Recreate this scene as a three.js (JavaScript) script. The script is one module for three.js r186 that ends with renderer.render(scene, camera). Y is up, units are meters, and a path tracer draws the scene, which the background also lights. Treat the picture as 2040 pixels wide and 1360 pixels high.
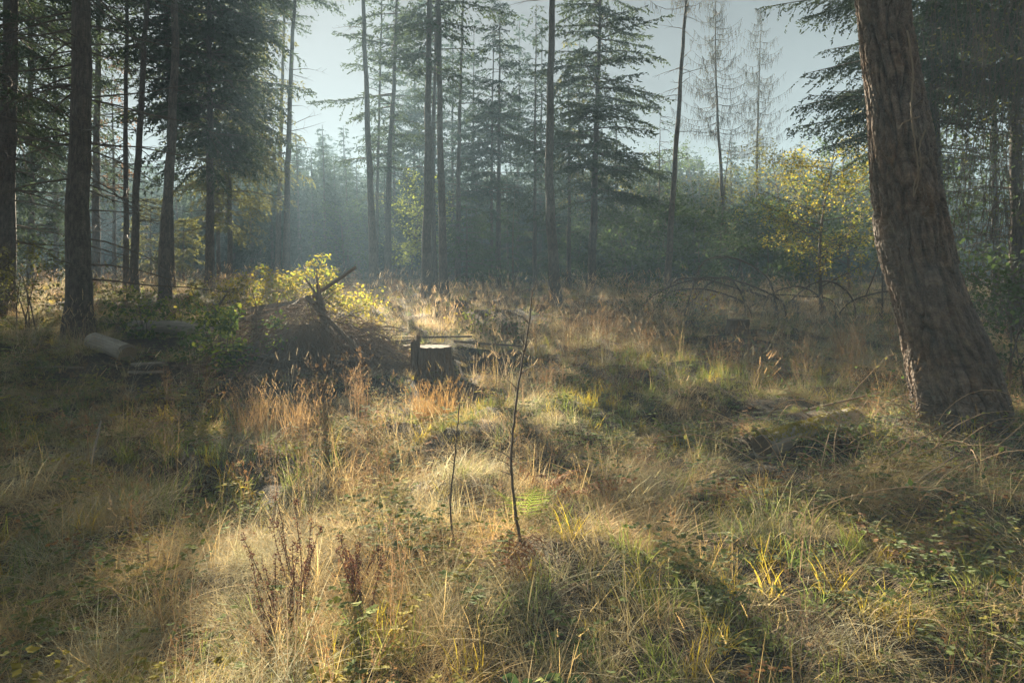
import * as THREE from 'three';
import { createNoise2D, createNoise3D } from 'simplex-noise';

// ---------------------------------------------------------------- camera, sky, sun, exposure
const W = 1024, HH = 682;
const EYE = 1.55, F = 1360, PITCH = Math.atan((680 - 545) / F);
const scene = new THREE.Scene();
const camera = new THREE.PerspectiveCamera(2 * Math.atan(680 / F) * 180 / Math.PI, W / HH, 0.05, 500);
camera.position.set(0, EYE, 0);
camera.rotation.x = -PITCH;
const cP = Math.cos(PITCH), sP = Math.sin(PITCH);
const rayDir = (px, py) => { const x = (px - 1020) / F, y = (680 - py) / F; return [x, y * cP - sP, -y * sP - cP]; };
const at = (px, py, d) => { const r = rayDir(px, py), t = d / -r[2]; return [r[0] * t, EYE + r[1] * t, -d]; };   // point of the vertical plane d metres ahead
const SUN = new THREE.Vector3(...rayDir(608, 80)).normalize();

const renderer = new THREE.WebGLRenderer({ antialias: true });
renderer.setSize(W, HH);
renderer.toneMapping = THREE.LinearToneMapping;
renderer.toneMappingExposure = 8;
renderer.shadowMap.enabled = true;

const sun = new THREE.DirectionalLight(new THREE.Color().setRGB(1.0, 0.87, 0.65), 5);
sun.position.copy(SUN).multiplyScalar(120);
sun.castShadow = true; sun.shadow.mapSize.set(4096, 4096); sun.shadow.radius = 1;
Object.assign(sun.shadow.camera, { left: -70, right: 70, top: 70, bottom: -70, near: 1, far: 300 });
scene.add(sun); scene.add(sun.target);
scene.fog = new THREE.FogExp2(new THREE.Color().setRGB(0.52, 0.76, 1.0), 0.0048);

{ // pale autumn sky: grey-white veil, brighter towards the sun, thin cloud streaks
  const w = 1024, h = 512, data = new Float32Array(w * h * 4), n3 = createNoise3D(rng(5));
  for (let j = 0; j < h; j++) for (let i = 0; i < w; i++) {
    const up = ((j + 0.5) / h - 0.5) * Math.PI, ro = ((i + 0.5) / w - 0.5) * 2 * Math.PI;
    const x = Math.cos(ro) * Math.cos(up), y = Math.sin(up), z = Math.sin(ro) * Math.cos(up);
    const c = x * SUN.x + y * SUN.y + z * SUN.z, e = Math.max(0, y);
    const glow = 0.26 * Math.pow(Math.max(0, c), 18) + 0.12 * Math.pow(Math.max(0, c), 3);
    const veil = 0.5 * n3(x * 2.2, y * 6, z * 2.2) + 0.3 * n3(x * 5, y * 14, z * 5) + 0.15 * n3(x * 11, y * 28, z * 11);
    const k = Math.exp(-e * 3.2), cl = 0.022 * veil;
    const b = [0.105 + 0.26 * k, 0.115 + 0.25 * k, 0.142 + 0.228 * k];
    const o = (j * w + i) * 4, g = [1.0, 0.97, 0.92];
    for (let q = 0; q < 3; q++) data[o + q] = 0.1 * Math.max(0.02, b[q] + glow * g[q] + cl);
    data[o + 3] = 1;
  }
  const t = new THREE.DataTexture(data, w, h, THREE.RGBAFormat, THREE.FloatType);
  t.mapping = THREE.EquirectangularReflectionMapping; t.magFilter = THREE.LinearFilter; t.minFilter = THREE.LinearFilter; t.needsUpdate = true;
  scene.background = t; scene.environment = t;
}

// ---------------------------------------------------------------- helpers
function rng(s) { return () => { s = (s + 0x6d2b79f5) | 0; let t = Math.imul(s ^ (s >>> 15), 1 | s); t = (t + Math.imul(t ^ (t >>> 7), 61 | t)) ^ t; return ((t ^ (t >>> 14)) >>> 0) / 4294967296; }; }
const R = rng(20241), rr = (a, b) => a + (b - a) * R(), pick = (a) => a[Math.floor(R() * a.length)];
const n2 = createNoise2D(rng(11)), n3 = createNoise3D(rng(12)), m2 = createNoise2D(rng(77));
const sm = (a, b, x) => { const t = Math.min(1, Math.max(0, (x - a) / (b - a))); return t * t * (3 - 2 * t); };
const lerp = (a, b, t) => a + (b - a) * t;
const V = (x, y, z) => [x, y, z], add = (a, b, k = 1) => [a[0] + b[0] * k, a[1] + b[1] * k, a[2] + b[2] * k];
const sub = (a, b) => [a[0] - b[0], a[1] - b[1], a[2] - b[2]], len = (a) => Math.hypot(a[0], a[1], a[2]);
const nrm = (a) => { const l = len(a) || 1; return [a[0] / l, a[1] / l, a[2] / l]; };
const crs = (a, b) => [a[1] * b[2] - a[2] * b[1], a[2] * b[0] - a[0] * b[2], a[0] * b[1] - a[1] * b[0]];
const mixv = (a, b, t) => [lerp(a[0], b[0], t), lerp(a[1], b[1], t), lerp(a[2], b[2], t)];
const rvec = () => { for (;;) { const v = [rr(-1, 1), rr(-1, 1), rr(-1, 1)], l = len(v); if (l < 1 && l > 0.1) return nrm(v); } };
const taken = {};
const numbered = (n) => { const k = taken[n] = (taken[n] ?? -1) + 1; return k ? n + '_' + String(k).padStart(3, '0') : n; };

function groundAt(x, z) {
  const d = -z;
  let y = 0.8 * sm(1, 24, d) + 0.22 * sm(-2, -8, x) * sm(4, 10, d) - 0.16 * sm(2, 7, x) * sm(7, 13, d) * (1 - sm(16, 24, d));
  const f = 1 - 0.6 * sm(30, 60, d);
  y += f * (0.11 * n2(x * 0.33, z * 0.33) + 0.095 * n2(x * 0.95 + 9, z * 0.95) + 0.035 * n2(x * 2.6, z * 2.6 + 4));
  const bump = (bx, bz, r, h) => { const q = ((x - bx) ** 2 + (z - bz) ** 2) / (r * r); return h * Math.exp(-q); };
  y += bump(3.85, -5.9, 1.3, 0.22) + bump(2.4, -5.2, 0.9, 0.14) + bump(-2.4, -9.6, 1.9, 0.18) + bump(4.6, -13.5, 1.2, 0.2) + bump(0.2, -6.4, 0.8, 0.1);
  return y;
}

class Buf {   // collects triangles; faces without normals are drawn flat
  constructor(smooth = false, uv = false, col = false) { this.p = []; this.i = []; this.n = smooth ? [] : null; this.u = uv ? [] : null; this.c = col ? [] : null; }
  get count() { return this.p.length / 3; }
  v(a, n, u, c) { this.p.push(a[0], a[1], a[2]); if (this.n) this.n.push(n[0], n[1], n[2]); if (this.u) this.u.push(u[0], u[1]); if (this.c) this.c.push(c[0], c[1], c[2]); return this.p.length / 3 - 1; }
  tri(a, b, c, col) { const k = this.count; this.v(a, 0, 0, col); this.v(b, 0, 0, col); this.v(c, 0, 0, col); this.i.push(k, k + 1, k + 2); }
  quad(a, b, c, d, col) { const k = this.count; this.v(a, 0, 0, col); this.v(b, 0, 0, col); this.v(c, 0, 0, col); this.v(d, 0, 0, col); this.i.push(k, k + 1, k + 2, k, k + 2, k + 3); }
  geo() {
    const g = new THREE.BufferGeometry();
    g.setAttribute('position', new THREE.BufferAttribute(new Float32Array(this.p), 3));
    if (this.n) g.setAttribute('normal', new THREE.BufferAttribute(new Float32Array(this.n), 3));
    if (this.u) g.setAttribute('uv', new THREE.BufferAttribute(new Float32Array(this.u), 2));
    if (this.c) g.setAttribute('color', new THREE.BufferAttribute(new Float32Array(this.c), 3));
    g.setIndex(new THREE.BufferAttribute(new Uint32Array(this.i), 1));
    return g;
  }
}
// a tube through pts with radii; sides round; uv in metres; wob = radius noise; ends closed by fans
function tube(b, pts, rad, sides = 6, { wob = 0, wf = 3, cap = false, seed = 0, sq = null } = {}) {
  const n = pts.length; let T = nrm(sub(pts[1], pts[0])), U = nrm(crs(Math.abs(T[1]) > 0.9 ? [1, 0, 0] : [0, 1, 0], T)), L = 0;
  const k0 = b.count, rows = [];
  for (let i = 0; i < n; i++) {
    if (i) L += len(sub(pts[i], pts[i - 1]));
    T = nrm(sub(pts[Math.min(n - 1, i + 1)], pts[Math.max(0, i - 1)]));
    const B0 = nrm(crs(T, U)); U = nrm(crs(B0, T));
    const row = [];
    for (let s = 0; s <= sides; s++) {
      const a = s / sides * Math.PI * 2, ca = Math.cos(a), sa = Math.sin(a);
      const nn = [U[0] * ca + B0[0] * sa, U[1] * ca + B0[1] * sa, U[2] * ca + B0[2] * sa];
      let r = rad[i]; if (wob) r *= 1 + wob * (n3(ca * wf * 0.5 + seed, L * wf * 0.35, sa * wf * 0.5) + 0.5 * n3(ca * wf + seed, L * wf, sa * wf)); if (sq) r *= sq(a, L);
      row.push(b.v(add(pts[i], nn, r), nn, [s / sides * 6.28 * rad[0], L], [1, 1, 1]));
    }
    rows.push(row);
  }
  for (let i = 0; i < n - 1; i++) for (let s = 0; s < sides; s++) b.i.push(rows[i][s], rows[i][s + 1], rows[i + 1][s + 1], rows[i][s], rows[i + 1][s + 1], rows[i + 1][s]);
  if (cap) for (const [i, sg] of [[0, -1], [n - 1, 1]]) {
    const t = nrm(sub(pts[Math.min(n - 1, i + 1)], pts[Math.max(0, i - 1)])).map((q) => q * sg), c = b.v(pts[i], t, [0.5, 0.5], [1, 1, 1]);
    const ring = rows[i].map((q) => b.v([b.p[q * 3], b.p[q * 3 + 1], b.p[q * 3 + 2]], t, [0.5 + 0.45 * Math.cos(0), 0.5], [1, 1, 1]));
    for (let s = 0; s < sides; s++) sg > 0 ? b.i.push(c, ring[s], ring[s + 1]) : b.i.push(c, ring[s + 1], ring[s]);
  }
  return k0;
}
function spline(pts, n) { const c = new THREE.CatmullRomCurve3(pts.map((p) => new THREE.Vector3(...p))); return c.getPoints(n).map((p) => [p.x, p.y, p.z]); }
function wander(a, dir, L, n, curl, sag = 0) { const out = [a]; let d = nrm(dir), p = a; for (let i = 0; i < n; i++) { d = nrm(add(add(d, rvec(), curl), [0, -1, 0], sag)); p = add(p, d, L / n); out.push(p); } return out; }
const taper = (n, r0, r1, pw = 1) => Array.from({ length: n }, (_, i) => lerp(r0, r1, Math.pow(i / (n - 1), pw)));

function part(name, buf, mat, parent, kind) {
  const m = new THREE.Mesh(buf.isBufferGeometry ? buf : buf.geo(), mat); m.name = name; m.castShadow = m.receiveShadow = true;
  if (kind) m.userData.kind = kind;
  (parent ?? scene).add(m); return m;
}
function thing(name, label, category, pos, group) {
  const o = new THREE.Group(); o.name = numbered(name); o.position.set(...pos); o.userData = { label, category }; if (group) o.userData.group = group;
  scene.add(o); return o;
}
function tag(o, label, category, group, kind) { o.userData.label = label; if (category) o.userData.category = category; if (group) o.userData.group = group; if (kind) o.userData.kind = kind; return o; }
const rel = (p, o) => [p[0] - o[0], p[1] - o[1], p[2] - o[2]];

// ---------------------------------------------------------------- textures and materials
function tex(w, h, f, srgb) {
  const d = new Uint8Array(w * h * 4);
  for (let j = 0; j < h; j++) for (let i = 0; i < w; i++) { const c = f(i / w, j / h), o = (j * w + i) * 4; for (let q = 0; q < 3; q++) d[o + q] = Math.max(0, Math.min(255, 255 * c[q])); d[o + 3] = 255; }
  const t = new THREE.DataTexture(d, w, h); t.wrapS = t.wrapT = THREE.RepeatWrapping; t.magFilter = THREE.LinearFilter; t.minFilter = THREE.LinearMipmapLinearFilter; t.generateMipmaps = true;
  if (srgb) t.colorSpace = THREE.SRGBColorSpace; t.needsUpdate = true; return t;
}
const n4 = (() => { const q = createNoise3D(rng(31)); return (u, v, fu, fv, z = 0) => q(Math.cos(u * 6.2832) * fu / 6.28, Math.sin(u * 6.2832) * fu / 6.28, z + fv * Math.sin(v * 6.2832) * 0.16) * 0.5 + 0.5 * q(Math.cos(v * 6.2832) * fv / 6.28 + 40, Math.sin(v * 6.2832) * fv / 6.28, z + fu * Math.sin(u * 6.2832) * 0.16); })();   // tiles in u and v
const barkH = (u, v) => { const w = n4(u, v, 4, 3, 3) * 0.05; const a = 1 - Math.abs(n4(u + w, v, 26, 7)), b = n4(u, v, 60, 30, 8) * 0.5 + 0.5; return Math.max(0, Math.min(1, (1 - a) * 1.3 * 0.7 + b * 0.3)); };
const barkBump = tex(512, 512, (u, v) => { const h = barkH(u, v); return [h, h, h]; });
const barkCol = tex(512, 512, (u, v) => { const k = 0.72 + 0.2 * n4(u, v, 12, 8, 21) + 0.16 * n4(u, v, 60, 40, 5) + 0.1 * n4(u, v, 120, 120, 2), l = 0.5 + 0.5 * n4(u, v, 7, 5, 60), g = l > 0.62 ? (l - 0.62) * 0.5 : 0; return [k - g * 0.1, k * 0.985 + g * 0.05, k * 0.96 - g * 0.08]; }, true);
const soilCol = tex(512, 512, (u, v) => { const k = 0.62 + 0.2 * n4(u, v, 20, 20) + 0.22 * n4(u, v, 80, 80, 4) + 0.2 * n4(u, v, 190, 190, 9), g = 0.08 * n4(u, v, 14, 14, 30); return [k + g, k, k - g]; }, true);
const grainCol = tex(256, 512, (u, v) => { const k = 0.8 + 0.13 * n4(u, v, 90, 4) + 0.1 * n4(u, v, 30, 3, 9) + 0.06 * n4(u, v, 60, 60, 2); return [k, k * 0.98, k * 0.95]; }, true);
const endCol = tex(256, 256, (u, v) => { const x = u - 0.5, y = v - 0.5, r = Math.hypot(x, y) + 0.012 * n2(x * 9, y * 9), k = 0.72 + 0.12 * Math.sin(r * 150) + 0.1 * n2(x * 40, y * 40) - 0.1 * (Math.abs(n2(Math.atan2(y, x) * 3, 2)) < 0.08 ? 1 : 0); return [k, k * 0.95, k * 0.86]; }, true);
const repeatOf = (t, x, y) => { const c = t.clone(); c.repeat.set(x, y); c.needsUpdate = true; return c; };
const C = (r, g, b) => new THREE.Color().setRGB(r, g, b);
const bark = (r, g, b, bump = 0.02, sx = 0.9, sy = 0.9) => new THREE.MeshStandardMaterial({ color: C(r, g, b), map: repeatOf(barkCol, sx, sy), bumpMap: repeatOf(barkBump, sx, sy), bumpScale: bump, roughness: 0.93 });
const leafMat = (r, g, b, tr = 0.45, vc = false) => new THREE.MeshPhysicalMaterial({ color: C(r, g, b), roughness: 1, transmission: tr, thickness: 0, side: THREE.DoubleSide, vertexColors: vc, specularIntensity: 0.35 });
const M = {
  spruce: bark(0.20, 0.165, 0.14), spruceGrey: bark(0.25, 0.22, 0.195), larch: bark(0.27, 0.225, 0.185),
  pine: new THREE.MeshStandardMaterial({ color: C(0.29, 0.22, 0.175), map: repeatOf(barkCol, 1.6, 1.2), bumpMap: repeatOf(barkBump, 1.4, 0.7), bumpScale: 0.008, roughness: 0.95, vertexColors: true }),
  twig: new THREE.MeshStandardMaterial({ color: C(0.11, 0.085, 0.065), roughness: 0.95 }),
  twigPale: new THREE.MeshStandardMaterial({ color: C(0.24, 0.18, 0.12), roughness: 0.95 }),
  brush: new THREE.MeshStandardMaterial({ color: C(0.17, 0.115, 0.075), roughness: 1, vertexColors: true }),
  barkless: new THREE.MeshStandardMaterial({ color: C(0.48, 0.44, 0.38), map: repeatOf(grainCol, 1.2, 0.8), bumpMap: repeatOf(grainCol, 1.2, 0.8), bumpScale: 0.004, roughness: 0.85 }),
  deadwood: new THREE.MeshStandardMaterial({ color: C(0.26, 0.19, 0.13), map: repeatOf(grainCol, 2, 1.3), bumpMap: repeatOf(barkBump, 2.5, 1.5), bumpScale: 0.012, roughness: 0.95 }),
  rotten: new THREE.MeshStandardMaterial({ color: C(0.20, 0.135, 0.09), map: repeatOf(grainCol, 2, 1), bumpMap: repeatOf(barkBump, 2, 1.2), bumpScale: 0.02, roughness: 1 }),
  cut: new THREE.MeshStandardMaterial({ color: C(0.5, 0.4, 0.28), map: endCol, bumpMap: endCol, bumpScale: 0.003, roughness: 0.9 }),
  moss: leafMat(0.30, 0.26, 0.05, 0.2),
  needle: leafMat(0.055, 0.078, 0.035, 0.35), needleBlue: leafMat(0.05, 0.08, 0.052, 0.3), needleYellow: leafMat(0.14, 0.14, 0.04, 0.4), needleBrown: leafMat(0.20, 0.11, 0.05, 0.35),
  needleFar: leafMat(0.05, 0.075, 0.04, 0.3), needleYoung: leafMat(0.07, 0.11, 0.035, 0.4),
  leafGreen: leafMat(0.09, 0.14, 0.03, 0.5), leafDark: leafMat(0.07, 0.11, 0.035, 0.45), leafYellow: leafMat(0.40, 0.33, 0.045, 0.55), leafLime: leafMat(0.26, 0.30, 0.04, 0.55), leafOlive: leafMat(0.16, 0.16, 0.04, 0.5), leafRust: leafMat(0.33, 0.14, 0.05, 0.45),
};

// ---------------------------------------------------------------- ground
{
  const b = new Buf(true, true), xs = [], zs = [];
  const line = (a, c, n, pw) => { for (let i = 0; i <= n; i++) { const t = i / n * 2 - 1; a.push(c * Math.sign(t) * Math.pow(Math.abs(t), pw)); } };
  line(xs, 110, 240, 2.4);
  for (let i = 0; i <= 300; i++) { const t = i / 300; zs.push(12 - 142 * Math.pow(t, 1.9)); }
  for (const z of zs) for (const x of xs) {
    const e = 0.05, dx = groundAt(x + e, z) - groundAt(x - e, z), dz = groundAt(x, z + e) - groundAt(x, z - e);
    b.v([x, groundAt(x, z), z], nrm([-dx, 2 * e, -dz]), [x * 0.8, z * 0.8]);
  }
  const nx = xs.length;
  for (let j = 0; j < zs.length - 1; j++) for (let i = 0; i < nx - 1; i++) { const a = j * nx + i; b.i.push(a, a + 1, a + nx, a + 1, a + nx + 1, a + nx); }
  const mat = new THREE.MeshStandardMaterial({ color: C(0.15, 0.105, 0.06), map: soilCol, bumpMap: soilCol, bumpScale: 0.03, roughness: 1 });
  tag(part('ground', b, mat), 'uneven forest floor of the clearing under dry grass', null, null, 'structure');
}

// ---------------------------------------------------------------- trees
// one conifer branch: wood into wb, needle sprays into fb
function branch(fb, wb, o, az, L, up, droop, dens, sz, hang, tl0 = 0.36, bare = 0.12) {
  const dx = Math.cos(az), dz = Math.sin(az), side = [-dz, 0, dx], bend = rr(-0.38, 0.38);
  const P = (t) => [o[0] + dx * L * t + side[0] * bend * L * t * t, o[1] + L * (up * t - droop * t * t + 0.1 * t * t * t), o[2] + dz * L * t + side[2] * bend * L * t * t];
  if (wb) tube(wb, [P(0), P(0.35), P(0.7), P(1)], [0.011 * L + 0.004, 0.008 * L + 0.003, 0.005 * L + 0.002, 0.003], 3);
  const n = Math.ceil(L * dens);
  for (let i = 0; i < n; i++) {
    const t = bare + (1 - bare) * Math.pow((i + R()) / n, 0.85), s = i & 1 ? 1 : -1, p = P(t), fw = nrm(sub(P(Math.min(1, t + 0.05)), P(Math.max(0, t - 0.05))));
    let tl = (tl0 * L * Math.pow(1 - t, 0.75) + 0.16) * rr(0.35, 1.4); if (R() < 0.14) continue;
    const td = nrm([fw[0] * 0.75 + side[0] * s * rr(0.5, 1.1), fw[1] * 0.7 - hang * rr(0.5, 1.4), fw[2] * 0.75 + side[2] * s * rr(0.5, 1.1)]);
    const k = Math.max(2, Math.ceil(tl / (sz * 0.55)));
    for (let q = 0; q < k; q++) {
      const f = (q + R() * 0.8) / k, c = add(p, td, tl * f); c[1] -= hang * tl * f * f * 0.5;
      const a = nrm(add(td, rvec(), 0.85)), w = nrm(crs(a, rvec())), ln = sz * rr(0.7, 1.4), wd = sz * rr(0.2, 0.38);
      fb.tri(add(c, w, wd), add(c, w, -wd), add(c, a, ln));
    }
  }
}
const bare = (wb, o, az, L, up, droop, r, twigs) => {
  const d = [Math.cos(az), up, Math.sin(az)], pts = wander(o, d, L, 5, 0.13, droop);
  tube(wb, pts, taper(6, r, 0.0025), 3);
  for (let i = 0; i < twigs; i++) { const k = 1 + Math.floor(R() * 5), tp = wander(pts[Math.min(5, k)], add(nrm(sub(pts[Math.min(5, k)], pts[0])), rvec(), 0.9), L * rr(0.12, 0.35), 2, 0.2, 0.12); tube(wb, tp, taper(3, r * 0.35, 0.002), 3); }
};
// px: points [x, y] of the stem in the photograph; w: its width there near the base; d: metres ahead
function tree({ name = 'spruce_tree', label, category = 'tree', group, px, w, d, H = 17, mat = M.spruce, topR = 0.25, crown, dead, larch, flare = 0.5 }) {
  const r0 = w / 2 * d / F, pts = px.map(([x, y]) => at(x, y, d));
  const base = [pts[0][0], groundAt(pts[0][0], -d) - 0.08, -d];
  if (pts[0][1] - base[1] > 0.1) pts.unshift(base); else pts[0] = base;
  let last = pts[pts.length - 1]; const pre = pts[pts.length - 2]; let slope = (last[0] - pre[0]) / Math.max(0.5, last[1] - pre[1]);
  while (last[1] < H) { slope *= 0.8; last = [last[0] + slope * 3, Math.min(H, last[1] + 3), last[2] + rr(-0.1, 0.1)]; pts.push(last); }
  const g = thing(name, label, category, base, group), line = spline(pts.map((p) => rel(p, base)), Math.min(60, 16 + Math.round(H * 1.6))).map((p) => [p[0] + 0.02 * n2(p[1] * 0.6, base[0]), p[1], p[2] + 0.02 * n2(p[1] * 0.6, base[0] + 50)]);
  const top = line[line.length - 1][1], rad = line.map((p) => { const t = Math.max(0, p[1] / top); return r0 * (lerp(1, 0.08, Math.pow(t, 1 / (1 + topR))) + flare * Math.exp(-p[1] / 0.28)); });
  const tb = new Buf(true, true); tube(tb, line, rad, d < 14 ? 20 : 12, { wob: 0.05, wf: 3, seed: base[0] * 3 });
  part('trunk', tb, mat, g);
  const stem = (y) => { let i = 1; while (i < line.length - 1 && line[i][1] < y) i++; const a = line[i - 1], b = line[i], t = Math.min(1, Math.max(0, (y - a[1]) / (b[1] - a[1] || 1))); return mixv(a, b, t); };
  const wb = new Buf(true, true), fb = new Buf();
  if (dead) for (let i = 0; i < dead.n; i++) { const y = rr(dead.y0, dead.y1); bare(wb, stem(y), R() * 6.283, dead.L * rr(0.35, 1), rr(-0.25, 0.2) + (dead.up ?? 0), dead.sag ?? 0.05, 0.009 + 0.004 * dead.L, dead.tw ?? 3); }
  if (crown) {
    const c = { dens: 8, sz: 0.1, hang: 0.25, up: 0.1, droop: 0.25, per: 5, gap: 0.42, rad: 2.4, y1: H, low: 1, fill: 1, ...crown }; c.dens *= 1.3; c.sz *= 1.15; c.rad *= 1.08;
    for (let y = c.y0; y < c.y1 - 0.15; y += c.gap * rr(0.7, 1.3)) {
      const t = (y - c.y0) / (c.y1 - c.y0), far = y > 15 ? 1.5 : 1;   // far: coarser sprays high above the picture
      const pr = (c.prof ? c.prof(t) : Math.min(1, 0.45 + t * 3) * Math.pow(1 - t, 0.7)) * c.rad;
      const k = Math.max(1, Math.round(c.per * rr(0.6, 1.3) / (far > 1 ? 1.4 : 1)));
      for (let q = 0; q < k; q++) {
        if (R() > c.fill * (y > 10.5 && d < 40 && px[0][0] > 640 && px[0][0] < 960 ? 0.45 : 1)) continue;
        const az = R() * 6.283, L = Math.max(0.2, pr * (0.35 + 0.85 * Math.pow(R(), 0.7)) * (c.asym ? 1 + c.asym[1] * Math.cos(az - c.asym[0]) : 1));
        branch(fb, wb, stem(y), az, L, c.up + 0.35 * t + rr(-0.16, 0.14), c.droop * rr(0.5, 1.6), c.dens / far, c.sz * far, c.hang, c.tl ?? 0.36, c.bare ?? 0.14);
      }
    }
  }
  if (larch) {
    const c = { hang: 0.35, gap: 0.3, per: 3, rad: 1.7, dens: 14, ...larch };
    for (let y = c.y0; y < c.y1; y += c.gap * rr(0.6, 1.4)) for (let q = 0; q < c.per; q++) {
      const t = (y - c.y0) / (c.y1 - c.y0), L = Math.max(0.25, c.rad * Math.pow(1 - t, 0.75) * rr(0.5, 1.15)), az = R() * 6.283, pp = stem(y);
      const line2 = Array.from({ length: 6 }, (_, i) => { const s = i / 5; return [pp[0] + Math.cos(az) * L * s, pp[1] + L * (-0.1 * s - 0.12 * Math.sin(s * 3.1) + 0.38 * s * s), pp[2] + Math.sin(az) * L * s]; });
      tube(wb, line2, taper(6, 0.012, 0.003), 3);
      for (let i = 0; i < L * c.dens; i++) {
        const s = rr(0.12, 1) * 4.99, a = mixv(line2[Math.floor(s)], line2[Math.floor(s) + 1], s % 1), hl = c.hang * rr(0.4, 1.3), e = [a[0] + rr(-0.1, 0.1), a[1] - hl, a[2] + rr(-0.1, 0.1)], m = mixv(a, e, 0.5); m[0] += rr(-0.04, 0.04);
        tube(wb, [a, m, e], [0.006, 0.004, 0.002], 3);
        for (let f = 0; f < 2; f++) { const q = mixv(a, e, R()), dd = rvec(), ww = nrm(crs(dd, rvec())); fb.tri(add(q, ww, 0.008), add(q, ww, -0.008), add(q, dd, 0.05)); }
      }
    }
  }
  if (wb.count) part('branch_work', wb, M.twig, g, 'stuff');
  if (fb.count) part('crown', fb, (crown ?? larch).mat ?? M.needle, g, 'stuff');
  return g;
}
const hAt = (y, d) => at(1020, y, d)[1];   // height above the datum of picture row y at that distance

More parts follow.
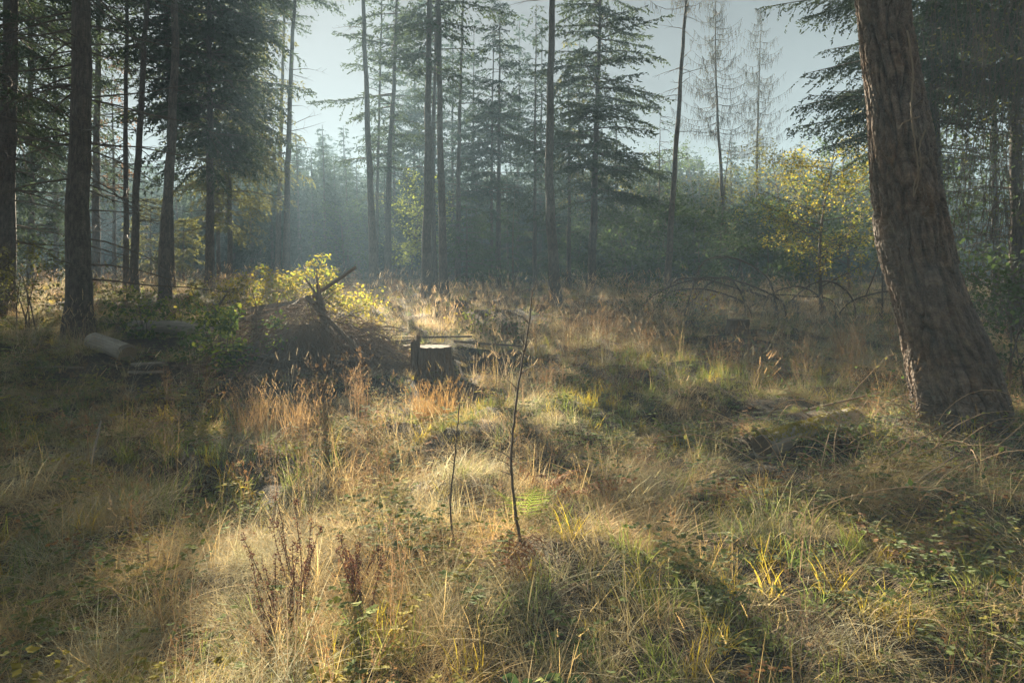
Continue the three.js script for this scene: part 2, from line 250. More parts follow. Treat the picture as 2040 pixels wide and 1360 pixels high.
const IN = 'conifer trunks standing round the clearing';
const trees = [
  { label: 'dark spruce trunk cut off by the left picture edge', px: [[10, 600], [14, 300], [20, 0]], w: 36, d: 13, mat: M.spruce, dead: { n: 60, y0: 1.2, y1: 8, L: 2.6, sag: 0.06, tw: 5 }, crown: { y0: 3.8, rad: 2.6, per: 7, hang: 0.5, droop: 0.35, dens: 14, sz: 0.05, mat: M.needle } },
  { label: 'thick near black trunk at the left, widest of the left group', px: [[155, 625], [155, 420], [160, 200], [163, 0]], w: 57, d: 10.5, mat: M.spruce, topR: 0.9, flare: 0.35, dead: { n: 46, y0: 0.9, y1: 5.6, L: 2.6, sag: 0.04, tw: 4 } },
  { label: 'slim trunk half hidden behind the thick black trunk', px: [[190, 590], [192, 300], [196, 0]], w: 17, d: 22, dead: { n: 50, y0: 2, y1: 10, L: 1.6 }, crown: { y0: 8.5, rad: 2.0, per: 4, sz: 0.1 } },
  { name: 'dead_spruce', label: 'slender spruce with rust brown dead needles', px: [[229, 590], [226, 380], [222, 150]], w: 9, d: 27, H: 10, dead: { n: 40, y0: 1.5, y1: 8, L: 1.2 }, crown: { y0: 4.0, rad: 1.1, per: 3, y1: 9.8, hang: 0.6, droop: 0.4, mat: M.needleBrown, fill: 0.8 } },
  { label: 'thin straight dark pole of a tree left of the leaning trunk', px: [[251, 592], [250, 300], [253, 0]], w: 13, d: 19, topR: 0.7, mat: M.spruce, dead: { n: 64, y0: 1.5, y1: 9, L: 1.9, tw: 4 } },
  { label: 'brown trunk leaning right beside the thin straight pole', px: [[264, 590], [275, 300], [292, 0]], w: 18, d: 18, topR: 0.7, dead: { n: 46, y0: 1.5, y1: 8, L: 1.8, tw: 4 }, crown: { y0: 8, rad: 1.8, per: 3, sz: 0.1 } },
  { label: 'stout grey trunk with flared foot right of the leaning trunk', px: [[327, 590], [328, 480], [340, 300], [347, 120], [348, 0]], w: 27, d: 17, mat: M.spruceGrey, topR: 0.9, flare: 0.35, dead: { n: 18, y0: 3, y1: 8, L: 1.2 }, crown: { y0: 7.6, rad: 2.2, per: 4, mat: M.needle } },
  { label: 'narrow trunk showing behind the stout grey trunk', px: [[341, 588], [338, 300], [331, 0]], w: 13, d: 21, dead: { n: 30, y0: 3, y1: 9, L: 1.5 }, crown: { y0: 6.5, rad: 2.2, per: 6, dens: 8, hang: 0.4, mat: M.needle } },
  { label: 'grey trunk carrying the dense dark crown left of the sun', px: [[418, 578], [418, 300], [415, 0]], w: 21, d: 21, mat: M.spruceGrey, topR: 0.8, dead: { n: 24, y0: 2, y1: 6, L: 1.6 }, crown: { y0: 3.9, rad: 3.0, per: 9, gap: 0.36, dens: 9, hang: 0.5, droop: 0.4, sz: 0.1 } },
  { label: 'thin trunk close right of the dense dark crown', px: [[458, 565], [457, 300], [465, 60]], w: 11, d: 26, H: 18, dead: { n: 16, y0: 2, y1: 5, L: 1.2 }, crown: { y0: 2.4, rad: 3.0, per: 8, hang: 0.6, droop: 0.45, dens: 7, mat: M.needleYellow, fill: 0.85 } },
  { label: 'thin trunk with drooping yellow green sprays low on the left', px: [[436, 560], [433, 300], [438, 100]], w: 9, d: 29, H: 20, dead: { n: 20, y0: 2, y1: 7, L: 1.4 }, crown: { y0: 4.5, rad: 2.8, per: 7, hang: 0.6, droop: 0.4, mat: M.needle } },
  { label: 'thin trunk just left of the taller one under the sun', px: [[552, 568], [558, 300], [565, 60]], w: 12, d: 33, H: 21, dead: { n: 24, y0: 3, y1: 9, L: 1.2 }, crown: { y0: 12.2, rad: 2.6, per: 5, sz: 0.12 } },
  { label: 'tall trunk below the sun with bare side branches', px: [[570, 570], [574, 300], [580, 120], [587, 0]], w: 17, d: 27, topR: 0.6, dead: { n: 26, y0: 3.5, y1: 8.5, L: 2.3, up: 0.1, tw: 3 }, crown: { y0: 10.6, rad: 2.5, per: 6, gap: 0.4, up: 0.05, hang: 0.35, bare: 0.25 } },
  { label: 'curved grey trunk first right of the open sky gap', px: [[745, 583], [738, 400], [730, 200], [723, 0]], w: 20, d: 21, topR: 0.7, mat: M.spruceGrey, dead: { n: 14, y0: 4, y1: 10, L: 0.9 }, crown: { fill: 0.45, y0: 9.4, rad: 2.3, per: 3, up: 0.2, bare: 0.3 } },
  { label: 'slim trunk directly behind the curved grey trunk', px: [[750, 575], [752, 350], [757, 160]], w: 9, d: 29, H: 17, dead: { n: 14, y0: 2, y1: 5, L: 1 }, crown: { fill: 0.45, y0: 5.5, rad: 2.1, per: 5, hang: 0.35 } },
  { label: 'trunk with ragged crown bordering the open sky gap', px: [[772, 570], [777, 300], [787, 120], [790, 0]], w: 15, d: 26, dead: { n: 20, y0: 2.5, y1: 5.5, L: 1.3 }, crown: { fill: 0.45, y0: 4.6, rad: 2.5, per: 5, hang: 0.3, droop: 0.22, up: 0.05, dens: 8, asym: [3.14, 0.25] } },
  { label: 'left trunk of the central pair, slightly bowed', px: [[848, 592], [852, 380], [853, 200], [856, 0]], w: 24, d: 20, topR: 0.6, dead: { n: 16, y0: 2.5, y1: 7, L: 1.2 }, crown: { fill: 0.45, y0: 6.6, rad: 2.3, per: 5, hang: 0.35 } },
  { label: 'right trunk of the central pair, leaning a little left', px: [[885, 592], [880, 400], [876, 200], [874, 0]], w: 21, d: 20.6, topR: 0.6, dead: { n: 12, y0: 2.5, y1: 7, L: 1.0 }, crown: { fill: 0.3, y0: 6.8, rad: 2.2, per: 5, hang: 0.35 } },
  { label: 'trunk crossing behind the central pair of trunks', px: [[866, 575], [861, 300], [868, 100]], w: 12, d: 25, crown: { fill: 0.3, y0: 7, rad: 2.2, per: 5 } },
  { label: 'slender trunk next right of the central pair', px: [[912, 566], [914, 300], [919, 120]], w: 14, d: 27, topR: 0.6, dead: { n: 18, y0: 3, y1: 6, L: 1.2 }, crown: { fill: 0.3, y0: 6.2, rad: 2.3, per: 5, hang: 0.35, mat: M.needleBlue } },
  { label: 'thin left stem of the pointed spruce in the centre', px: [[979, 560], [980, 300], [983, 80]], w: 9, d: 30, H: 13, crown: { y0: 3.2, rad: 2.0, per: 4, hang: 0.5, droop: 0.4, fill: 0.8, mat: M.needle } },
  { name: 'pointed_spruce', label: 'pointed spruce whose tip shows whole in the centre', px: [[992, 562], [994, 300], [997, 20]], w: 13, d: 30, H: hAt(8, 30), topR: 0.1, crown: { y0: 4.3, rad: 2.5, per: 6, gap: 0.4, hang: 0.3, up: 0, droop: 0.3, mat: M.needleBlue, prof: (t) => Math.min(1, 0.7 + t) * Math.pow(1 - t, 0.8) } },
  { name: 'bare_sapling', label: 'pale bare sapling pole left of the straight brown trunk', px: [[1021, 575], [1023, 440]], w: 5, d: 24, H: 4.5, mat: M.larch, dead: { n: 8, y0: 2.5, y1: 4.4, L: 0.5 } },
  { label: 'dim slim trunk beside the pale sapling pole', px: [[1065, 568], [1066, 300], [1067, 150]], w: 11, d: 28, H: 12, dead: { n: 20, y0: 2.2, y1: 6, L: 1 }, crown: { y0: 3.4, rad: 1.6, per: 4, hang: 0.8, droop: 0.5, mat: M.needle, fill: 0.7 } },
  { label: 'straight brown trunk in the middle, nearest of the row', px: [[1106, 588], [1097, 420], [1095, 250], [1101, 0]], w: 27, d: 17.5, topR: 0.8, flare: 0.3, mat: M.spruce, dead: { n: 5, y0: 7.6, y1: 8.8, L: 2.4, up: 0.1, tw: 1 }, crown: { y0: 10, rad: 2.2, per: 3 } },
  { label: 'thin trunk hung with rusty sprays right of the brown trunk', px: [[1133, 560], [1134, 300], [1133, 200]], w: 11, d: 29, H: 11, dead: { n: 20, y0: 2.5, y1: 7, L: 1 }, crown: { y0: 4, rad: 1.5, per: 4, hang: 0.9, droop: 0.5, mat: M.needleYellow, fill: 0.55 } },
  { name: 'broad_spruce', label: 'broad full spruce with the widest crown right of centre', px: [[1178, 572], [1184, 400], [1190, 200], [1196, 0]], w: 20, d: 24, H: 14.5, topR: 0.4, dead: { n: 10, y0: 2.4, y1: 4, L: 1.3 }, crown: { y0: 3.4, rad: 2.75, per: 7, gap: 0.36, dens: 9, hang: 0.3, droop: 0.3, up: 0.02, sz: 0.1, prof: (t) => Math.min(1, 0.75 + t * 0.8) * Math.pow(1 - t, 0.55) } },
  { name: 'larch_tree', label: 'tall grey larch trunk leaning right, bare in the frame', px: [[1331, 565], [1338, 430], [1352, 220], [1368, 0]], w: 18, d: 22, topR: 0.9, mat: M.larch, flare: 0.3, dead: { n: 22, y0: 4.2, y1: 10.5, L: 1.1, sag: 0.04, tw: 2 }, larch: { y0: 9.2, y1: 20, rad: 1.6, mat: M.needleYellow } },
  { name: 'larch_tree', label: 'larch with hanging twigs and kinked stem behind the tall larch', px: [[1447, 560], [1437, 350], [1428, 200], [1425, 0]], w: 11, d: 29, H: 14, mat: M.larch, dead: { n: 16, y0: 3, y1: 7, L: 1 }, larch: { y0: 6.6, y1: 14, rad: 1.9, per: 4, gap: 0.24, mat: M.needleYellow } },
  { name: 'larch_tree', label: 'thin crooked stem leaning right between the two larches', px: [[1436, 480], [1449, 330], [1466, 230]], w: 6, d: 31, H: 9, mat: M.larch, dead: { n: 12, y0: 4, y1: 8.5, L: 0.8 } },
  { name: 'larch_tree', label: 'farther larch whose thin tip shows whole against the sky', px: [[1507, 545], [1509, 300], [1516, 40]], w: 9, d: 36, H: hAt(18, 36), mat: M.larch, topR: 0.1, dead: { n: 10, y0: 4, y1: 8, L: 1.2 }, larch: { y0: 7.2, y1: hAt(22, 36), rad: 2.2, per: 4, gap: 0.27, hang: 0.4, mat: M.needleYellow } },
  { name: 'dead_spruce', label: 'small bare dead spruce left of the tall larch', px: [[1312, 560], [1313, 400], [1316, 215]], w: 7, d: 32, H: hAt(212, 32), mat: M.larch, topR: 0.1, dead: { n: 30, y0: 3.5, y1: 8.6, L: 1.2, up: -0.1, tw: 4 }, crown: { y0: 3.5, y1: hAt(212, 32), rad: 1.6, per: 2, fill: 0.6, hang: 0.6, droop: 0.3, mat: M.needle } },
  { name: 'douglas_fir', label: 'dark fir with layered boughs behind the leaning pine', px: [[1878, 640], [1862, 300], [1858, 0]], w: 36, d: 12.5, mat: M.spruce, topR: 0.8, dead: { n: 20, y0: 1.5, y1: 4, L: 1.5 }, crown: { y0: 4.0, rad: 2.5, per: 11, gap: 0.3, dens: 15, sz: 0.052, hang: 0.42, droop: 0.16, up: -0.02, mat: M.needle, prof: (t) => Math.min(1, 0.8 + t) * Math.pow(1 - t, 0.5) } },
  { label: 'dark trunk cut off by the right picture edge', px: [[2027, 600], [2024, 300], [2022, 0]], w: 34, d: 13, mat: M.spruce, topR: 0.8, dead: { n: 30, y0: 1.4, y1: 6, L: 2.0, tw: 4 }, crown: { y0: 4.4, rad: 2.4, per: 7, dens: 14, sz: 0.05, hang: 0.4, mat: M.needle } },
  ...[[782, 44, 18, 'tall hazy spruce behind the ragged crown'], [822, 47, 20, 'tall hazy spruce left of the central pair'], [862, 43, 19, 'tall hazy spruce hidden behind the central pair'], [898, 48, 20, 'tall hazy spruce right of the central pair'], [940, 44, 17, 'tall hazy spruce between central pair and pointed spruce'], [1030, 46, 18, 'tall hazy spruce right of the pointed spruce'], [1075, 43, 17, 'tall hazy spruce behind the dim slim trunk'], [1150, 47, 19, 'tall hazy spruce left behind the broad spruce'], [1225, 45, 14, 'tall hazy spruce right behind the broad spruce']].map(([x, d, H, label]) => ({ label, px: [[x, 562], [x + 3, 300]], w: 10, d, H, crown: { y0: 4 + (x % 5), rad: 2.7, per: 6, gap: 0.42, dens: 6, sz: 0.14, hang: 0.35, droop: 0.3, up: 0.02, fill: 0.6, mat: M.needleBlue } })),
  { label: 'dark shaggy spruce between the left edge and the thick trunk', px: [[62, 585], [60, 300], [58, 0]], w: 14, d: 20, mat: M.spruce, dead: { n: 30, y0: 1.5, y1: 6, L: 1.6 }, crown: { y0: 2.2, rad: 2.3, per: 6, hang: 0.55, droop: 0.4, sz: 0.075, dens: 10, mat: M.needle } },
  { label: 'dark spruce just left of the thick black trunk', px: [[112, 575], [110, 300], [108, 60]], w: 11, d: 25, mat: M.spruce, dead: { n: 20, y0: 1.5, y1: 5, L: 1.4 }, crown: { y0: 1.8, rad: 2.3, per: 6, hang: 0.5, droop: 0.4, mat: M.needle } },
  { label: 'shaded spruce behind the left edge trunk', px: [[-35, 590], [-38, 300], [-42, 0]], w: 16, d: 17, mat: M.spruce, crown: { y0: 1.6, rad: 2.4, per: 6, hang: 0.5, droop: 0.4, sz: 0.075, dens: 10, mat: M.needle } },
  { label: 'shaded spruce behind the right edge trunk', px: [[1985, 575], [1982, 300], [1980, 60]], w: 14, d: 21, mat: M.spruce, crown: { y0: 1.6, rad: 2.3, per: 6, hang: 0.5, droop: 0.4, sz: 0.08, dens: 9, mat: M.needle } },
];
for (const t of trees) tree({ group: IN, ...(t.px[0][0] < 600 && !t.H ? { H: 20 } : {}), ...t });

// the leaning pine at the right, with deep furrowed bark modelled as relief
{
  const d = 5.6, rows = [[1914, 800, 172], [1890, 715, 160], [1853, 600, 143], [1823, 485, 130], [1801, 360, 118], [1786, 220, 107], [1771, 110, 99], [1757, 0, 92]].map(([x, y, w]) => ({ p: at(x, y, d), r: 0.95 * w / 2 * d / F }));
  const base = [rows[0].p[0] + 0.03, groundAt(rows[0].p[0], -d) - 0.25, -d];
  rows.unshift({ p: [rows[0].p[0] + 0.06, base[1], -d], r: rows[0].r * 1.15 });
  let q = rows[rows.length - 1].p; for (let i = 0; i < 8; i++) { q = [q[0] - 0.2 * Math.pow(0.8, i), q[1] + 2, q[2]]; rows.push({ p: q, r: rows[8].r * (1 - 0.1 * (i + 1)) }); }
  const curve = new THREE.CatmullRomCurve3(rows.map((o) => new THREE.Vector3(...rel(o.p, base)))), total = rows.length - 1;
  const g = thing('pine_tree', 'massive leaning pine trunk with furrowed bark at the right', 'tree', base);
  const b = new Buf(true, true, true), S = 220, K = 700;
  const rows2 = []; let Y = 0, pv = null;
  for (let i = 0; i <= K; i++) {
    const t = Math.pow(i / K, 1.6), c = curve.getPoint(t), f = t * total, k = Math.min(total - 1, Math.floor(f)), r = lerp(rows[k].r, rows[k + 1].r, f - k);
    if (pv) Y += c.distanceTo(pv); pv = c.clone();
    const row = [];
    for (let s = 0; s < S; s++) {
      const a = s / S * 6.28318, ca = Math.cos(a), sa = Math.sin(a), X = ca * r, Z = sa * r;
      const wx = 0.07 * n3(X * 2.6, Y * 1.4, Z * 2.6);
      const n = n3((X + wx) * 7.5, Y * 0.85, (Z - wx) * 7.5), m = n3(X * 13 + 7, Y * 3.2, Z * 13), plate = sm(0.0, 0.2, Math.abs(n)) * 0.7 + sm(0, 0.16, Math.abs(m)) * 0.3;
      const lump = n3(X * 34, Y * 24, Z * 34) * 0.0065 + n3(X * 2, Y * 0.8, Z * 2) * 0.02 + n3(X * 60, Y * 40, Z * 60) * 0.002;
      const rr2 = r * (1 + (0.3 * Math.max(0, Math.cos(a * 4 + 0.8) * 0.6 + n3(ca * 2, 0.5, sa * 2)) * Math.exp(-Y / 0.4))) + 0.06 * (plate - 0.8) + lump;
      row.push([c.x + ca * rr2, c.y, c.z + sa * rr2, a * r, Y]);
    }
    rows2.push(row);
  }
  for (let i = 0; i <= K; i++) for (let s = 0; s <= S; s++) {
    const P = (ii, ss) => rows2[Math.max(0, Math.min(K, ii))][(ss + S) % S], o = P(i, s), n = nrm(crs(sub(P(i + 1, s), P(i - 1, s)), sub(P(i, s + 1), P(i, s - 1))));
    const k = 1 + 0.1 * n3(o[0] * 3.1, o[1] * 1.6, o[2] * 3.1) + 0.16 * n3(o[0] * 26, o[1] * 14, o[2] * 26), w = 0.1 * n3(o[0] * 5 + 30, o[1] * 2.2, o[2] * 5); b.v(o, n, [s / S * 6.28 * 0.25, o[4]], [k * (1 + w), k, k * (1 - w)]);
  }
  for (let i = 0; i < K; i++) for (let s = 0; s < S; s++) { const a = i * (S + 1) + s, e = a + S + 1; b.i.push(a, e, a + 1, a + 1, e, e + 1); }
  part('trunk', b, M.pine, g);
  const wb = new Buf(true, true), fb = new Buf(); // its crown stands far above the picture and only shades
  for (let i = 0; i < 26; i++) { const t = rr(0.72, 1), c = curve.getPoint(t); branch(fb, wb, [c.x, c.y, c.z], R() * 6.28, rr(1.4, 2.8), 0.3, 0.15, 8, 0.13, 0.1, 0.4, 0.35); }
  part('branch_work', wb, M.twig, g, 'stuff'); part('crown', fb, M.needle, g, 'stuff');
  // pale vine stems clinging to its shaded side
  const vine = (label, pl, r) => { const pts = pl.map(([x, y, dd]) => at(x, y, dd ?? d - 0.42)), o = thing('hanging_vine', label, 'vine', pts[pts.length - 1], 'vine stems hanging on the pine'); const vb = new Buf(true, true); tube(vb, spline(pts.map((p) => rel(p, pts[pts.length - 1])), 40).map((p) => add(p, rvec(), 0.003)), taper(41, r, r * 0.7), 5); part('stem', vb, M.twigPale, o); };
  vine('long pale vine stem hanging down the pine trunk', [[1808, 60], [1820, 150], [1816, 215], [1826, 300], [1830, 360], [1822, 390]], 0.007);
  vine('short looped vine stem crossing the pine bark', [[1832, 232], [1815, 238], [1800, 245], [1792, 256]], 0.006);
  vine('crooked vine stem low on the shaded side of the pine', [[1845, 258], [1833, 290], [1835, 330], [1822, 370], [1821, 392]], 0.006);
}

// ---------------------------------------------------------------- broadleaf trees and shrubs
function leaf(fb, p, dir, nrmv, L, wd) { const s = nrm(crs(dir, nrmv)), m = add(p, dir, L * 0.45); fb.quad(p, add(m, s, wd), add(p, dir, L), add(m, s, -wd)); }
function broadleaf({ name, label, category, group, base, H, spread, mat, wood = M.twig, leaf: ls = 0.07, n = 2000, stems = 1, r = 0.05, low = 0.25, clump = 0.22, limbs = 14, flat = 0.6, prof, mat2 }) {
  const g = thing(name, label, category, base, group), wb = new Buf(true, true), fb = new Buf(), f2 = new Buf(), tips = [];
  for (let s = 0; s < stems; s++) {
    const lean = [rr(-0.25, 0.25) * (stems > 1 ? 1.6 : 0.5), 1, rr(-0.25, 0.25) * (stems > 1 ? 1.6 : 0.5)], pts = wander([rr(-0.1, 0.1) * stems * 0.4, -0.06, rr(-0.1, 0.1) * stems * 0.4], lean, H * rr(0.85, 1), 8, 0.08);
    tube(wb, pts, taper(9, r, r * 0.15), 6);
    for (let i = 0; i < limbs / stems; i++) {
      const t = lerp(low, 0.97, (i + R()) / (limbs / stems)), k = Math.min(7, Math.floor(t * 8)), o = mixv(pts[k], pts[k + 1], t * 8 - k), az = R() * 6.283;
      const L = spread * (prof ? prof(t) : Math.sqrt(Math.max(0.05, 1 - Math.pow((t - 0.5) * 1.7, 2)))) * rr(0.6, 1.1), lp = wander(o, [Math.cos(az), rr(0.15, 0.7), Math.sin(az)], L, 4, 0.16);
      tube(wb, lp, taper(5, r * 0.35 * (1 - t * 0.5), r * 0.06), 4);
      for (let q = 1; q <= 4; q++) for (let e = 0; e < 2; e++) { const tp = wander(lp[q], add(nrm(sub(lp[q], lp[q - 1])), rvec(), 0.8), L * rr(0.2, 0.42), 3, 0.2); tube(wb, tp, taper(4, r * 0.1, r * 0.03), 3); tips.push(tp[1], tp[2], tp[3], tp[3]); }
    }
    tips.push(pts[7], pts[8]);
  }
  for (let i = 0; i < n; i++) {
    const p = add(pick(tips), rvec(), clump * Math.pow(R(), 0.6)), dir = nrm([rr(-1, 1), rr(-0.9, 0.3), rr(-1, 1)]), up = nrm([rr(-flat, flat), 1, rr(-flat, flat)]), L = ls * rr(0.6, 1.25);
    leaf(mat2 && R() < 0.35 ? f2 : fb, p, dir, nrm(crs(crs(dir, up), dir)), L, L * rr(0.26, 0.36));
  }
  part('trunk', wb, wood, g, 'stuff'); part('crown', fb, mat, g, 'stuff'); if (f2.count) part('crown', f2, mat2, g, 'stuff');
  return g;
}
const onG = (px, d, dy = 0) => { const x = (px - 1020) / F * d; return [x, groundAt(x, -d) + dy, -d]; };

broadleaf({ name: 'beech_tree', label: 'young beech with yellow green leaves left of the pine', category: 'tree', base: onG(1640, 16.5), H: 4.5, spread: 1.9, mat: M.leafYellow, mat2: M.leafLime, leaf: 0.07, n: 8500, r: 0.055, low: 0.2, limbs: 36, clump: 0.2, flat: 0.5 });
const bl = [
  [1256, 36, 7.5, 2.6, M.leafOlive, 'olive green broadleaf tree behind the broad spruce'], [1385, 44, 9.2, 3.0, M.leafGreen, 'green broadleaf tree seen between the larches'],
  [1480, 33, 6.2, 2.4, M.leafOlive, 'hazy olive broadleaf tree behind the farther larch'], [1575, 31, 7.0, 2.4, M.leafOlive, 'tall thin leaved broadleaf tree left of the beech'],
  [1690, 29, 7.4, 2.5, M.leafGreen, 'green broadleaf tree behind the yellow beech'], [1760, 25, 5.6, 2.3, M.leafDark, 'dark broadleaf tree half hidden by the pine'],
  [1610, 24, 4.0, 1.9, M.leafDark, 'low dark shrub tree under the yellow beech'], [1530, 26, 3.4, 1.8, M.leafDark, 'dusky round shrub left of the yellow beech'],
  [1250, 26, 3.3, 1.7, M.needleYoung, 'dark green bush right of the broad spruce foot'], [1310, 25, 3.2, 1.6, M.needleYoung, 'dark green bush by the foot of the tall larch'],
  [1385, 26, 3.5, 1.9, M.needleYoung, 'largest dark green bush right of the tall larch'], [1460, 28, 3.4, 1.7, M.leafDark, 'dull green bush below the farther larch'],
  [1140, 31, 3.6, 1.7, M.needleYoung, 'green bush between the brown trunk and broad spruce'], [690, 34, 4.6, 1.8, M.leafGreen, 'soft green bush in the blue haze of the sky gap'],
  [820, 33, 5.2, 1.8, M.leafLime, 'pale green birch like shrub left of the central pair'],
];
for (const [px, d, H, sp, mat, label] of bl) broadleaf({ name: H > 4.5 ? 'broadleaf_tree' : 'bush', label, category: H > 4.5 ? 'tree' : 'bush', group: 'broadleaf growth behind the clearing', base: onG(px, d), H, spread: sp, mat, leaf: 0.13, n: 3200, r: H > 4.5 ? 0.07 : 0.035, low: H > 4.5 ? 0.18 : 0.05, limbs: 30, clump: 0.34, flat: 0.9 });

// young conifers standing among the row
const yc = [
  [930, 27, 395, 1.5, M.needleYoung, 'feathery young spruce right of the slender trunk'], [1012, 34, 405, 1.5, M.needleYoung, 'young spruce behind the pale sapling'], [960, 30, 430, 1.3, M.needleYoung, 'small pale green spruce in the middle ground'],
  [365, 27, 440, 1.1, M.needleYellow, 'little yellow green spruce right of the stout grey trunk'], [300, 29, 400, 1.4, M.needleYellow, 'yellowish young spruce between the left trunks'], [1220, 30, 440, 1.8, M.needle, 'dark young spruce behind the broad spruce'],
  [70, 26, 300, 1.8, M.needleDark, 'dark young spruce at the far left'], [505, 38, 420, 1.3, M.needleFar, 'blurred young spruce in the blue haze left of the sun'], [1105, 35, 380, 1.7, M.needle, 'young spruce behind the straight brown trunk'],
];
for (const [px, d, apex, rad, mat, label] of yc) tree({ name: 'young_spruce', label, group: 'young spruces among the trunks', px: [[px, 565], [px, apex + 20]], w: 6, d, H: hAt(apex, d), topR: 0.1, crown: { y0: 0.9, y1: hAt(apex, d), rad, per: 6, gap: 0.24, dens: 8, sz: 0.09, hang: 0.35, up: 0, droop: 0.3, mat, prof: (t) => Math.pow(1 - t, 0.8) } });

// far conifers: six kinds, then copies
{
  const kinds = [];
  for (let k = 0; k < 6; k++) {
    const g = new THREE.Group(), H = 13, rad = rr(1.7, 2.5), tb = new Buf(true, true), fb = new Buf();
    tube(tb, [[0, -0.3, 0], [rr(-0.1, 0.1), 5, 0], [0, 13, 0]], [0.2, 0.14, 0.02], 6);
    const y0 = k < 2 ? 0.6 : k < 4 ? 2.2 : 4;
    for (let y = y0; y < H - 0.2; y += 0.34) for (let q = 0; q < 5; q++) { const t = (y - y0) / (H - y0); branch(fb, null, [0, y, 0], R() * 6.28, Math.max(0.25, rad * Math.min(1, 0.6 + t) * Math.pow(1 - t, 0.7) * rr(0.6, 1.15)), 0.05 + 0.3 * t + rr(-0.1, 0.1), 0.3, 5.5, 0.23, 0.4, 0.36, 0.05); }
    part('trunk', tb, M.spruce, g); part('crown', fb, M.needleFar, g, 'stuff');
    kinds.push(g);
  }
  const marks = [[10, 'the left edge trunk'], [155, 'the thick black trunk'], [267, 'the leaning brown trunk'], [330, 'the stout grey trunk'], [418, 'the dense dark crown'], [500, 'the left bank of haze'], [584, 'the trunk below the sun'], [660, 'the open sky gap'], [745, 'the curved grey trunk'], [800, 'the ragged crown'], [866, 'the central pair'], [940, 'the slender trunk'], [994, 'the pointed spruce'], [1050, 'the pale sapling pole'], [1103, 'the straight brown trunk'], [1185, 'the broad spruce'], [1270, 'the small dead spruce'], [1340, 'the tall larch'], [1437, 'the kinked larch'], [1510, 'the farther larch'], [1580, 'the tall thin leaved tree'], [1650, 'the yellow beech'], [1730, 'the leaning pine'], [1870, 'the dark fir'], [2027, 'the right edge trunk']];
  const used = new Set();
  const say = (kind, x, tall) => { const [mx, m] = marks.reduce((a, b) => (Math.abs(b[0] - x) < Math.abs(a[0] - x) ? b : a)), side = Math.abs(x - mx) < 9 ? 'straight behind' : x < mx ? 'left of' : 'right of'; for (const t of [tall ? 'taller' : 'lower', tall ? 'tall narrow' : 'short broad', 'dimmer', 'second dim', 'third dim']) { const l = `${t} ${kind} showing ${side} ${m}`; if (!used.has(l)) { used.add(l); return l; } } return `${kind} near ${m}`; };
  const put = (px, d, apex, group, label) => {
    const h = hAt(apex, d) - 0.7, c = kinds[Math.floor(R() * 6)].clone(), s = h / 13, w = s * rr(0.85, 1.2);
    c.name = numbered('far_spruce'); c.position.set(...onG(px, d)); c.rotation.y = R() * 6.28; c.scale.set(w, s, w); c.userData = { label, category: 'tree', group }; scene.add(c);
  };
  const prof = (x) => (x < 130 ? 300 : x < 500 ? 330 : x < 700 ? 276 : x < 880 ? 298 : x < 1290 ? 305 : x < 1450 ? 300 : x < 1760 ? 290 : 300);
  for (let x = -60; x < 2120; x += 47) { const d = rr(50, 62), j = rr(-24, 26), X = x + rr(-14, 14); put(X, d, prof(x) + j, 'hazy spruces closing the view', say('hazy far spruce', X, j < 0)); }
  for (const [x, a] of [[210, 350], [250, 365], [390, 352], [440, 338], [522, 322], [600, 306], [652, 296], [695, 318], [745, 326], [860, 335], [1010, 338], [1130, 342], [1290, 352], [1400, 360], [470, 345], [505, 335], [545, 318], [575, 330], [628, 300], [672, 312], [716, 335], [770, 345], [815, 330], [905, 350], [950, 340], [300, 370], [360, 350], [1075, 350], [1240, 330]]) put(x, rr(36, 44), a + rr(-8, 8), 'nearer hazy spruces', say('blue green spruce', x, a < 340));
  put(600, 56, 268, 'hazy spruces closing the view', 'tallest hazy spruce top under the sun gap'); put(648, 58, 282, 'hazy spruces closing the view', 'second hazy spruce top right of the tallest under the gap');
  // behind them the wood goes on as one hazy mass of spires
  const o = new THREE.Object3D(), spots = []; for (let x = -80; x < 2140; x += 40) spots.push([x + rr(-20, 20), rr(70, 100), prof(x) + rr(-12, 24)]);
  const im = new THREE.InstancedMesh(kinds[0].children[1].geometry, M.needleFar, spots.length);
  spots.forEach(([x, d, a], i) => { const s = (hAt(a, d) - 0.7) / 13; o.position.set(...onG(x, d)); o.rotation.y = R() * 6.28; o.scale.set(s * 1.1, s, s * 1.1); o.updateMatrix(); im.setMatrixAt(i, o.matrix); });
  im.name = 'far_spruce_wood'; im.castShadow = im.receiveShadow = true; scene.add(im); tag(im, 'faint mass of spruce spires in the farthest haze', 'woodland', null, 'stuff');
}
console.log('trees done');
